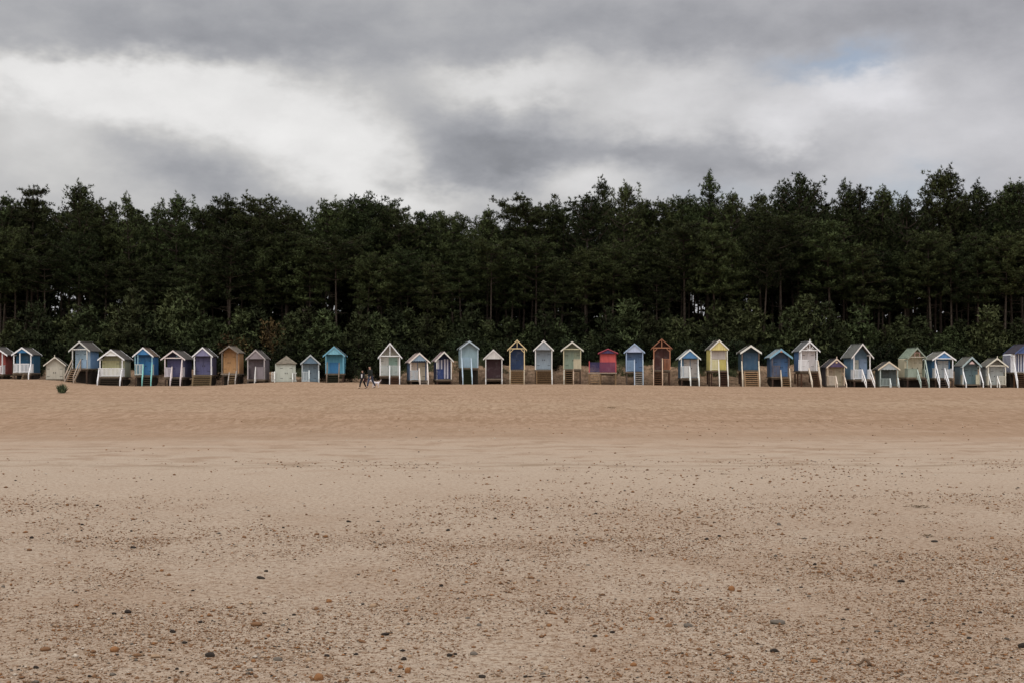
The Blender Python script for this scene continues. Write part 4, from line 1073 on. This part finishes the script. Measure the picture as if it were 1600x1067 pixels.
xs_ = rng.uniform(-70, 70, 5200); ys_ = rng.uniform(143.3, 153, 5200)
cl = [(a, b_, float(c) + rng.uniform(.1, .8), rng.uniform(.35, .7), .8) for a, b_, c in zip(xs_, ys_, height(xs_, ys_))]
V, F = clumpcloud(cl, rng, per=16, nb=4, L=.22, w=.13, up=.3, leaf=True)
tag(link('undergrowth', soft(np_mesh('undergrowth', V, F, LEAF, smooth=True))), 'dark bramble undergrowth at the foot of the wood', 'undergrowth', kind='stuff')
#@@FIG
# ------------------------------------------------------------------ where a photo pixel meets the sand
def onground(px, py):
    lo = 4.0; prev = None
    Ys = np.concatenate([np.arange(4, 30, .02), np.arange(30, 137, .1)])
    Xs = (px - 800) * PX * Ys
    zz = height(Xs, Ys); pr = YH + (EYE - zz) / Ys * FPX
    i = np.argmax(pr <= py) if (pr <= py).any() else len(Ys) - 1
    return float(Xs[i]), float(Ys[i]), float(zz[i])

# ------------------------------------------------------------------ stones
def stonemat(name, c, v=.35):
    m, T, b = newmat(name)
    ob = T.n('ShaderNodeTexCoord').outputs['Object']; inf = T.n('ShaderNodeObjectInfo').outputs['Random']
    nz = T.noise(T.vmath('ADD', ob, T.comb(T.math('MULTIPLY', inf, 9), 0, 0)), 30, 5, .65)
    T.put(b.inputs['Base Color'], T.mix(T.mapr(nz, .3, .7), tuple(x * (1 - v) for x in c), tuple(min(1, x * (1 + v)) for x in c)))
    b.inputs['Roughness'].default_value = .9; b.inputs['Specular IOR Level'].default_value = .12
    return m
ST = {'orange-brown': stonemat('orange_flint', (.22, .105, .045)), 'black': stonemat('black_flint', (.030, .023, .018), .5), 'brown': stonemat('brown_pebble', (.165, .088, .045)),
      'grey': stonemat('grey_pebble', (.125, .105, .085)), 'pale': stonemat('pale_shell', (.50, .43, .35), .2), 'tan': stonemat('tan_pebble', (.30, .205, .13))}
import bmesh
def stone_mesh(seed, mat, flatn=.6):
    bm = bmesh.new(); bmesh.ops.create_icosphere(bm, subdivisions=3, radius=.5)
    rs = random.Random(seed); o3 = Vector((rs.random() * 50, rs.random() * 50, rs.random() * 50))
    sx, sy = rs.uniform(.85, 1.0), rs.uniform(.55, .85)
    for v in bm.verts:
        n_ = mnoise.noise(v.co * 2.0 + o3) * .26 + mnoise.noise(v.co * 5 + o3) * .09
        q = v.co * (1 + n_)
        q = Vector((max(-.44, min(.44, q.x)), q.y, q.z))
        v.co = Vector((q.x * sx, q.y * sy, q.z * flatn))
    me = bpy.data.meshes.new('pebble'); bm.to_mesh(me); bm.free(); me.materials.append(mat)
    me.polygons.foreach_set('use_smooth', [True] * len(me.polygons))
    return me
SM = {k: [stone_mesh(i * 7 + j, m_, .5 + .12 * j) for j in range(3)] for i, (k, m_) in enumerate(ST.items())}
rp = random.Random(21)
def stone(px, py, wpx, kind, label, group='larger stones on the near sand', hk=1.0):
    x, y, z = onground(px, py)
    w = wpx * PX * y * 1.12
    o_ = link('pebble', rp.choice(SM[kind])); o_.scale = (w, w, w * hk); o_.location = (x, y, z + w * .13 * hk)
    o_.rotation_euler = (rp.uniform(-.2, .2), rp.uniform(-.2, .2), rp.uniform(-.5, .5))
    tag(o_, label, 'stone', group); return o_
NAMED = [(179, 1018, 15, 'orange-brown', 'chunky orange-brown stone near the lower left corner of the sand', 1.3), (328, 1025, 17, 'black', 'jagged black flint low in the left half of the photo', .9), (401, 977, 20, 'brown', 'long dark brown stone, widest in the left half of the sand', .7),
         (200, 957, 11, 'black', 'glossy black flint above the chunky orange-brown stone', 1), (178, 960, 8, 'black', 'small black flint just left of the glossy black one', 1), (498, 1062, 17, 'orange-brown', 'orange-brown stone cut by the lower edge of the photo', 1.1),
         (637, 1051, 11, 'orange-brown', 'upright bright orange-brown stone right of centre-left at the bottom', 1.5), (270, 988, 10, 'black', 'squat black flint between the brown and orange stones', 1), (1215, 974, 25, 'grey', 'long flat dark grey-brown stone in the right half', .6),
         (1143, 922, 12, 'orange-brown', 'round reddish-brown stone with a smaller one at its right', 1.2), (1155, 924, 7, 'brown', 'small brown stone touching the round reddish-brown one', 1), (1597, 1011, 13, 'black', 'black flint cut by the right edge of the photo', 1), (1209, 1018, 12, 'black', 'black flint below the long flat grey stone', .8),
         (1018, 968, 11, 'orange-brown', 'orange-brown stone left of the long flat grey stone', .9), (1075, 979, 14, 'grey', 'grey-green stone left of the long flat grey stone', .8), (1045, 979, 12, 'brown', 'dark brown stone beside the grey-green one', .8), (243, 1027, 15, 'tan', 'smooth tan stone left of the jagged black flint', .8),
         (215, 1025, 13, 'brown', 'dark brown flat stone next to the smooth tan one', .8), (71, 1016, 16, 'brown', 'dark reddish stone nearest the left edge at the bottom', .8), (602, 992, 15, 'black', 'flat black stone in the lower middle of the sand', .6), (434, 1032, 14, 'grey', 'rounded grey stone right of the jagged black flint', .8),
         (566, 1003, 13, 'brown', 'brown stone below the flat black one', .7), (703, 1025, 10, 'black', 'black pebble right of the upright orange-brown stone', 1), (740, 1022, 13, 'grey', 'flat grey-black pebble at the bottom centre', .6), (626, 1044, 9, 'orange-brown', 'small orange stone touching the upright one', 1),
         (408, 904, 14, 'black', 'dark double flint in the middle distance left of centre', .5), (514, 941, 10, 'orange-brown', 'orange-brown stone in the middle of the sand', .9), (494, 952, 9, 'brown', 'brown stone under the middle orange-brown one', .9), (583, 948, 12, 'tan', 'tan stone right of the middle orange-brown one', .8),
         (753, 1058, 13, 'black', 'black flint at the very bottom centre', .8), (1272, 1035, 13, 'orange-brown', 'reddish stone left of the driftwood curl', .8), (990, 1040, 11, 'orange-brown', 'reddish-brown stone low, left of the centre right', .9), (1460, 846, 12, 'black', 'dark flat stone far up the sand at right', .5),
         (1408, 909, 11, 'black', 'black stone in the middle distance at right', .7), (1124, 838, 6, 'black', 'tiny isolated black stone in the pale middle sand', 1), (931, 803, 6, 'black', 'tiny black stone farthest up the pale sand', .8), (1287, 881, 9, 'brown', 'dark brown stone in the right middle distance', .8), (1217, 820, 7, 'grey', 'small grey pointed stone by the pale sand', 1.1),
         (46, 860, 9, 'brown', 'brown stone in the middle distance near the left edge', .9), (208, 856, 10, 'black', 'dark stone in the left middle distance', .8), (495, 835, 8, 'brown', 'brown stone in the centre-left middle distance', .9), (545, 815, 8, 'black', 'dark stone at the top of the gravelly sand', .7)]
for px, py, w_, kd, lb, hk in NAMED: stone(px, py, w_, kd, lb, hk=hk)
CLS = [('brown', .38), ('black', .22), ('orange-brown', .18), ('grey', .10), ('tan', .12)]
for i in range(235):
    py = 800 + 265 * rp.random() ** .75; px = rp.uniform(4, 1596)
    u = rp.random(); kd = 'brown'
    for k_, pr_ in CLS:
        if u < pr_: kd = k_; break
        u -= pr_
    stone(px, py, rp.uniform(4.0, 8.0) * (.75 + .35 * (py - 800) / 265) * (1.25 if rp.random() < .12 else 1), kd, {'brown': 'small dark brown pebble scattered on the near sand', 'black': 'small black flint pebble scattered on the near sand', 'orange-brown': 'small orange-brown pebble scattered on the near sand', 'grey': 'small grey pebble scattered on the near sand', 'tan': 'small tan pebble scattered on the near sand'}[kd],
          'small ' + kd + ' pebbles on the near sand', hk=rp.uniform(.6, 1.1))
# grit and shingle nobody could count
rng = np.random.RandomState(99)
GV, GF, GM = [], [], []
base = np.array([(1, 0, 0), (-1, 0, 0), (0, 1, 0), (0, -1, 0), (0, 0, 1), (0, 0, -1), (.62, .62, .35), (-.62, .62, .3), (-.62, -.62, .35), (.62, -.62, .3)], float)
fac = np.array([(0, 6, 4), (6, 2, 4), (2, 7, 4), (7, 1, 4), (1, 8, 4), (8, 3, 4), (3, 9, 4), (9, 0, 4), (6, 0, 5), (2, 6, 5), (7, 2, 5), (1, 7, 5), (8, 1, 5), (3, 8, 5), (9, 3, 5), (0, 9, 5)])
tot = 0
for Ya, Yb, rho, med in ((5.2, 9, 4400, .0035), (9, 12.5, 2100, .0041), (12.5, 17, 500, .0058), (17, 24, 60, .0090), (24, 40, 2.2, .015)):
    wid = .43 * Yb + 1.2; n = int(rho * (Yb - Ya) * 2 * wid)
    x = rng.uniform(-wid, wid, n); y = rng.uniform(Ya, Yb, n)
    k = np.abs(x) < .42 * y + 1.2; x, y = x[k], y[k]
    dn = fbm(x * .55 + 4, y * .40 + 2, 4) * 1.2 + .22 * np.clip(x / 5, -1, 1) + .12 + fbm(x * 2.6, y * 2.2, 3) * .8 - np.clip((y - 9) / 14, 0, 1) * .22
    k = rng.rand(len(x)) < np.clip(.40 + dn * .95, .04, 1); x, y = x[k], y[k]; n = len(x)
    r = med * np.exp(rng.normal(0, .50, n)); r = np.clip(r, .002, .026)
    z = height(x, y)
    a = rng.uniform(0, 6.28, n); sx = r * rng.uniform(.8, 1.5, n); sy = r * rng.uniform(.55, 1, n); sz = r * rng.uniform(.35, .75, n)
    jit = base[None] * (1 + rng.normal(0, .16, (n, 10, 1)))
    P_ = jit * np.stack([sx, sy, sz], 1)[:, None]
    ca, sa = np.cos(a)[:, None], np.sin(a)[:, None]
    Q = np.stack([P_[..., 0] * ca - P_[..., 1] * sa + x[:, None], P_[..., 0] * sa + P_[..., 1] * ca + y[:, None], P_[..., 2] + (z + sz * .45)[:, None]], -1)
    GV.append(Q.reshape(-1, 3)); GF.append((fac[None] + (np.arange(n) * 10)[:, None, None]).reshape(-1, 3) + tot * 10)
    mi = rng.choice(6, n, p=[.22, .05, .42, .05, .05, .21]); GM.append(np.repeat(mi, 16)); tot += n
print('gravel stones', tot)
tag(link('shingle', np_mesh('shingle', np.concatenate(GV), np.concatenate(GF), list(ST.values()), midx=np.concatenate(GM))), 'fine brown shingle and grit strewn over the near sand', 'shingle', kind='stuff')

# dried weed, sticks, the little plant in the sand
WEED = flat('dried_seaweed', (.085, .055, .025), .9); TWIG = flat('driftwood', (.12, .075, .045), .9)
for px, py, wpx, lb in ((1434, 792, 36, 'flat brown patch of dried seaweed on the pale sand at right'), (1450, 838, 26, 'thin brown strand of dried seaweed right of the pale sand'), (1130, 741, 14, 'tiny dark scrap of weed on the pale upper sand'), (955, 637, 16, 'dark scrap of weed lying high on the beach at mid-photo')):
    x, y, z = onground(px, py); w_ = wpx * PX * y; n = 60
    root = empty('seaweed', (x, y, z), label=lb, cat='seaweed', group='scraps of dried seaweed')
    c = rng.normal(size=(n, 3)) * [w_ * .22, w_ * .30, .0] + [0, 0, .012]; dd = rng.normal(size=(n, 3)) * [1, .6, .12]; dd /= np.linalg.norm(dd, axis=1, keepdims=True)
    c[:, 2] += height(c[:, 0] + x, c[:, 1] + y) - z
    V = quads(c, dd, w_ * .16 * (.5 + rng.rand(n)), w_ * .028, rng)
    link('frond', np_mesh('frond', V, np.arange(len(V)).reshape(-1, 4), WEED), root)
x, y, z = onground(1352, 1040)
t = MB(); t.tube([(-.045, .02, .0), (-.022, .0, .014), (-.008, .01, .032), (.012, .0, .030), (.02, -.01, .012), (.014, 0, 0)], [.004, .006, .008, .010, .010, .006], 6)
o_ = t.build('driftwood', TWIG, smooth=True, loc=(x, y, z)); tag(o_, 'curled brown piece of driftwood arching out of the sand at right', 'driftwood')
x, y, z = onground(97, 614)
root = empty('dune_plant', (x, y, z - .03), label='small dark green plant with a thin dead stalk alone in the sand', cat='plant')
n = 260
th = rng.uniform(0, 6.28, n); ee = rng.uniform(.75, 1.55, n)
dd = np.stack([np.cos(th) * np.cos(ee), np.sin(th) * np.cos(ee), np.sin(ee)], 1)
V = quads(rng.normal(size=(n, 3)) * [.10, .10, .02] + [0, 0, .05], dd, .38 + .34 * rng.rand(n), .07, rng)
link('leaves', np_mesh('leaves', V, np.arange(len(V)).reshape(-1, 4), leafmat('dune_plant_leaf', (.11, .15, .08))), root)
t = MB(); t.tube([(-.05, 0, 0), (-.06, 0, .45), (-.02, 0, .95)], [.016, .012, .007], 5); t.tube([(-.06, 0, .5), (-.16, 0, .8)], [.009, .005], 4); t.build('stalk', TWIG, root)

# ------------------------------------------------------------------ people and dog
def skin(name, verts, edges, rads, mat, parent=None, sub=2):
    me = bpy.data.meshes.new(name); me.from_pydata(verts, edges, []); me.materials.append(mat)
    o = bpy.data.objects.new(name, me); COL.objects.link(o)
    md = o.modifiers.new('Skin', 'SKIN'); md.use_smooth_shade = True
    if not me.skin_vertices: me.attributes  # the modifier adds the layer
    sk = me.skin_vertices[0].data
    for i, r in enumerate(rads):
        r = r if isinstance(r, tuple) else (r, r); sk[i].radius = r; sk[i].use_root = (i == 0)
    s2 = o.modifiers.new('Subdivision', 'SUBSURF'); s2.levels = sub; s2.render_levels = sub
    if parent is not None: o.parent = parent
    return o
class Sk:
    def __init__(s): s.v, s.e, s.r = [], [], []
    def p(s, co, r, frm=None):
        s.v.append(tuple(co)); s.r.append(r)
        if frm is not None: s.e.append((frm, len(s.v) - 1))
        return len(s.v) - 1
    def chain(s, frm, pts):
        for co, r in pts: frm = s.p(co, r, frm)
        return frm
def cloth(name, rgb):
    return flat(name, tuple(v for v in lin(rgb)), .85)
def person(label, px, py, H, heading, jacket, trousers, shirt, hair_long, stride=.30, lean=.0, head_turn=0.0, coat=.0):
    """faces local -Y; heading turns it"""
    x, y, z = onground(px, py)
    root = empty('person', (x, y, z), heading, label=label, cat='person', group='people walking on the sand')
    k = H / 1.75
    P3 = lambda a, b_, c: (a * k, b_ * k, c * k)
    ly = -lean
    J = dict(pel=P3(0, 0, .95), wst=P3(0, ly * .35, 1.12), ch=P3(0, ly * .7, 1.32), nk=P3(0, ly, 1.48), hd=P3(0, ly - .03, 1.56), hd2=P3(0, ly - .035, 1.66))
    b_ = Sk()
    pel = b_.p(J['pel'], (.135 * k, .10 * k)); w_ = b_.p(J['wst'], (.12 * k, .09 * k), pel); c_ = b_.p(J['ch'], (.145 * k, .105 * k), w_)
    n_ = b_.p(J['nk'], .05 * k, c_); h1 = b_.p(J['hd'], (.068 * k, .075 * k), n_); h2 = b_.p(J['hd2'], (.072 * k, .085 * k), h1)
    legs, arms = [], []
    for sx, ph in ((-1, 1), (1, -1)):
        hip = P3(sx * .09, 0, .90); kn = P3(sx * .10, -ph * stride * .55 - .04, .50); an = P3(sx * .10, -ph * stride + (.10 if ph < 0 else 0), .09 + (.05 if ph < 0 else 0)); to = P3(sx * .11, -ph * stride - .13 + (.08 if ph < 0 else 0), .03)
        q = b_.chain(pel, [(hip, .085 * k), (kn, .055 * k), (an, .035 * k), (to, .03 * k)])
        legs.append((hip, kn, an, to))
        sh = P3(sx * .175, ly * .9, 1.40); elb = P3(sx * .235, ly * .6 + ph * .10, 1.13); wr = P3(sx * .245, ly * .6 + ph * .06 - .14, .90)
        q = b_.chain(c_, [(sh, .055 * k), (elb, .038 * k), (wr, .026 * k)])
        palm = P3(sx * .245, ly * .6 + ph * .06 - .18, .83)
        pm = b_.p(palm, (.034 * k, .018 * k), q)
        for fi in range(4):
            fy_ = -.028 + fi * .019; L_ = (.055, .07, .075, .062)[fi]
            b_.chain(pm, [(P3(sx * .243, ly * .6 + ph * .06 - .18 + fy_, .785), .008 * k), (P3(sx * .232, ly * .6 + ph * .06 - .185 + fy_, .785 - L_), .007 * k)])
        b_.chain(pm, [(P3(sx * .235, ly * .6 + ph * .06 - .225, .82), .010 * k), (P3(sx * .228, ly * .6 + ph * .06 - .235, .785), .008 * k)])
        arms.append((sh, elb, wr))
    # nose and ears
    b_.p(P3(0, ly - .035 - .088 - .02, 1.625), .014 * k, h2)
    for sx in (-1, 1): b_.p(P3(sx * .083, ly - .03, 1.63), .014 * k, h2)
    skin('body', b_.v, b_.e, b_.r, SKIN, root)
    g = 1.22
    t_ = Sk(); a0 = t_.p(J['pel'], (.155 * k, .12 * k))
    for hip, kn, an, to in legs: t_.chain(a0, [(hip, .112 * k), (kn, .086 * k), (tuple(Vector(an) + Vector((0, 0, .02))), .064 * k)])
    skin('trousers', t_.v, t_.e, t_.r, trousers, root)
    j = Sk(); a0 = j.p(P3(0, 0, .90 - coat), (.20 * k, .165 * k)); a1 = j.p(J['wst'], (.19 * k, .155 * k), a0); a2 = j.p(J['ch'], (.20 * k, .155 * k), a1); j.p(P3(0, ly * .95, 1.455), .078 * k, a2)
    for sh, elb, wr in arms: j.chain(a2, [(sh, .092 * k), (elb, .072 * k), (tuple(Vector(wr) + Vector((0, 0, .015))), .043 * k)])
    skin('jacket', j.v, j.e, j.r, jacket, root)
    for hip, kn, an, to in legs:
        s_ = Sk(); a0 = s_.p(tuple(Vector(an) + Vector((0, .03, -.02))), .045 * k); s_.chain(a0, [(tuple(Vector(to) + Vector((0, .03, .01))), (.045 * k, .035 * k)), (tuple(Vector(to) + Vector((0, -.06, .0))), (.04 * k, .026 * k))]); skin('shoe', s_.v, s_.e, s_.r, cloth('shoe_leather', (40, 36, 34)), root, 1)
    h_ = Sk(); a0 = h_.p(P3(0, ly - .01, 1.70), (.088 * k, .092 * k)); a1 = h_.p(P3(0, ly + .035, 1.63), (.088 * k, .07 * k), a0); h_.p(P3(0, ly + .045, 1.54 if not hair_long else 1.42), (.075 * k, .05 * k), a1)
    skin('hair', h_.v, h_.e, h_.r, HAIR, root)
    if shirt is not None:
        f_ = Sk(); a0 = f_.p(P3(0, ly * .6 - .145, 1.36), (.075 * k, .03 * k)); f_.chain(a0, [(P3(0, ly * .4 - .145, 1.15), (.075 * k, .03 * k)), (P3(0, -.145, .99), (.075 * k, .03 * k))]); skin('shirt_front', f_.v, f_.e, f_.r, shirt, root, 1)
    for sx in (-1, 1):
        e_ = MB(); ex, ey, ez = P3(sx * .03, ly - .035 - .083, 1.65); e_.box(ex - .012, ex + .012, ey - .004, ey + .01, ez - .006, ez + .006); e_.build('eye', IRON, root)
    e_ = MB(); ex, ey, ez = P3(0, ly - .035 - .082, 1.585); e_.box(ex - .024, ex + .024, ey - .004, ey + .01, ez - .005, ez + .005); e_.build('mouth', cloth('lips', (120, 60, 55)), root)
    return root, (x, y, z)
BLK = cloth('black_cloth', (24, 23, 24)); DRK = cloth('dark_green_cloth', (30, 34, 32)); JEAN = cloth('blue_denim', (62, 68, 86)); WHT = cloth('white_cloth', (205, 202, 204)); BTR = cloth('black_trousers', (26, 25, 26))
person('shorter person in an open black jacket over a white top, walking on the left', 566.5, 606.5, 1.52, R(-25), BLK, BTR, WHT, True, stride=.34)
_, pb = person('taller person in a dark jacket and blue jeans walking beside the white dog', 579.5, 605.5, 1.80, R(-40), DRK, JEAN, None, False, stride=.30, lean=.10, coat=.06)
q = MB(); bx_, by_, bz_ = pb
q.prism([(-.13, 0), (.13, 0), (.155, .30), (-.155, .30)], -.06, .06)
q.v = [(a + bx_ - .48, b2 + by_ - .12, c + bz_ + .50) for a, b2, c in q.v]
root = empty('bag', (bx_ - .48, by_ - .12, bz_ + .5), label='dark maroon bag hanging from the hand of the taller person', cat='bag')
q.v = [(a - bx_ + .48, b2 - by_ + .12, c - bz_ - .50) for a, b2, c in q.v]
q.build('bag_body', cloth('maroon_cloth', (62, 34, 34)), root)
q = MB(); q.tube([(-.09, 0, .29), (-.07, 0, .40), (0, 0, .45), (.07, 0, .40), (.09, 0, .29)], [.01] * 5, 6); q.build('bag_handle', cloth('maroon_strap', (50, 30, 30)), root)
# dog
x, y, z = onground(586.5, 605)
root = empty('dog', (x, y, z), R(8), label='small white dog trotting behind the taller person', cat='dog')
d_ = Sk(); DG = cloth('white_fur', (205, 198, 200)); s = 1.0                       # faces local -X
hip = d_.p((.24, 0, .42), (.085, .095)); bl = d_.p((.05, 0, .40), (.085, .10), hip); chs = d_.p((-.16, 0, .42), (.10, .125), bl)
nk = d_.p((-.27, 0, .53), .065, chs); hd = d_.p((-.34, 0, .61), (.07, .07), nk); mz = d_.p((-.44, 0, .585), (.038, .036), hd); d_.p((-.49, 0, .578), .025, mz)
for sy in (-1, 1):
    d_.chain(hip, [((.26, sy * .08, .32), .06), ((.20, sy * .085, .22), .04), ((.29, sy * .085, .13), .025), ((.27, sy * .085, .03), .024), ((.23, sy * .085, .015), .024)])
    d_.chain(chs, [((-.17, sy * .08, .28), .045), ((-.18 - sy * .05, sy * .08, .15), .026), ((-.19 - sy * .06, sy * .08, .03), .022), ((-.22 - sy * .06, sy * .08, .015), .022)])
    d_.p((-.33, sy * .07, .69), .022, hd)
d_.chain(hip, [((.36, 0, .50), .03), ((.46, 0, .60), .022), ((.50, 0, .70), .015)])
skin('body', d_.v, d_.e, d_.r, DG, root)
e_ = MB(); e_.box(-.525, -.505, -.014, .014, .575, .598); e_.build('nose', IRON, root)
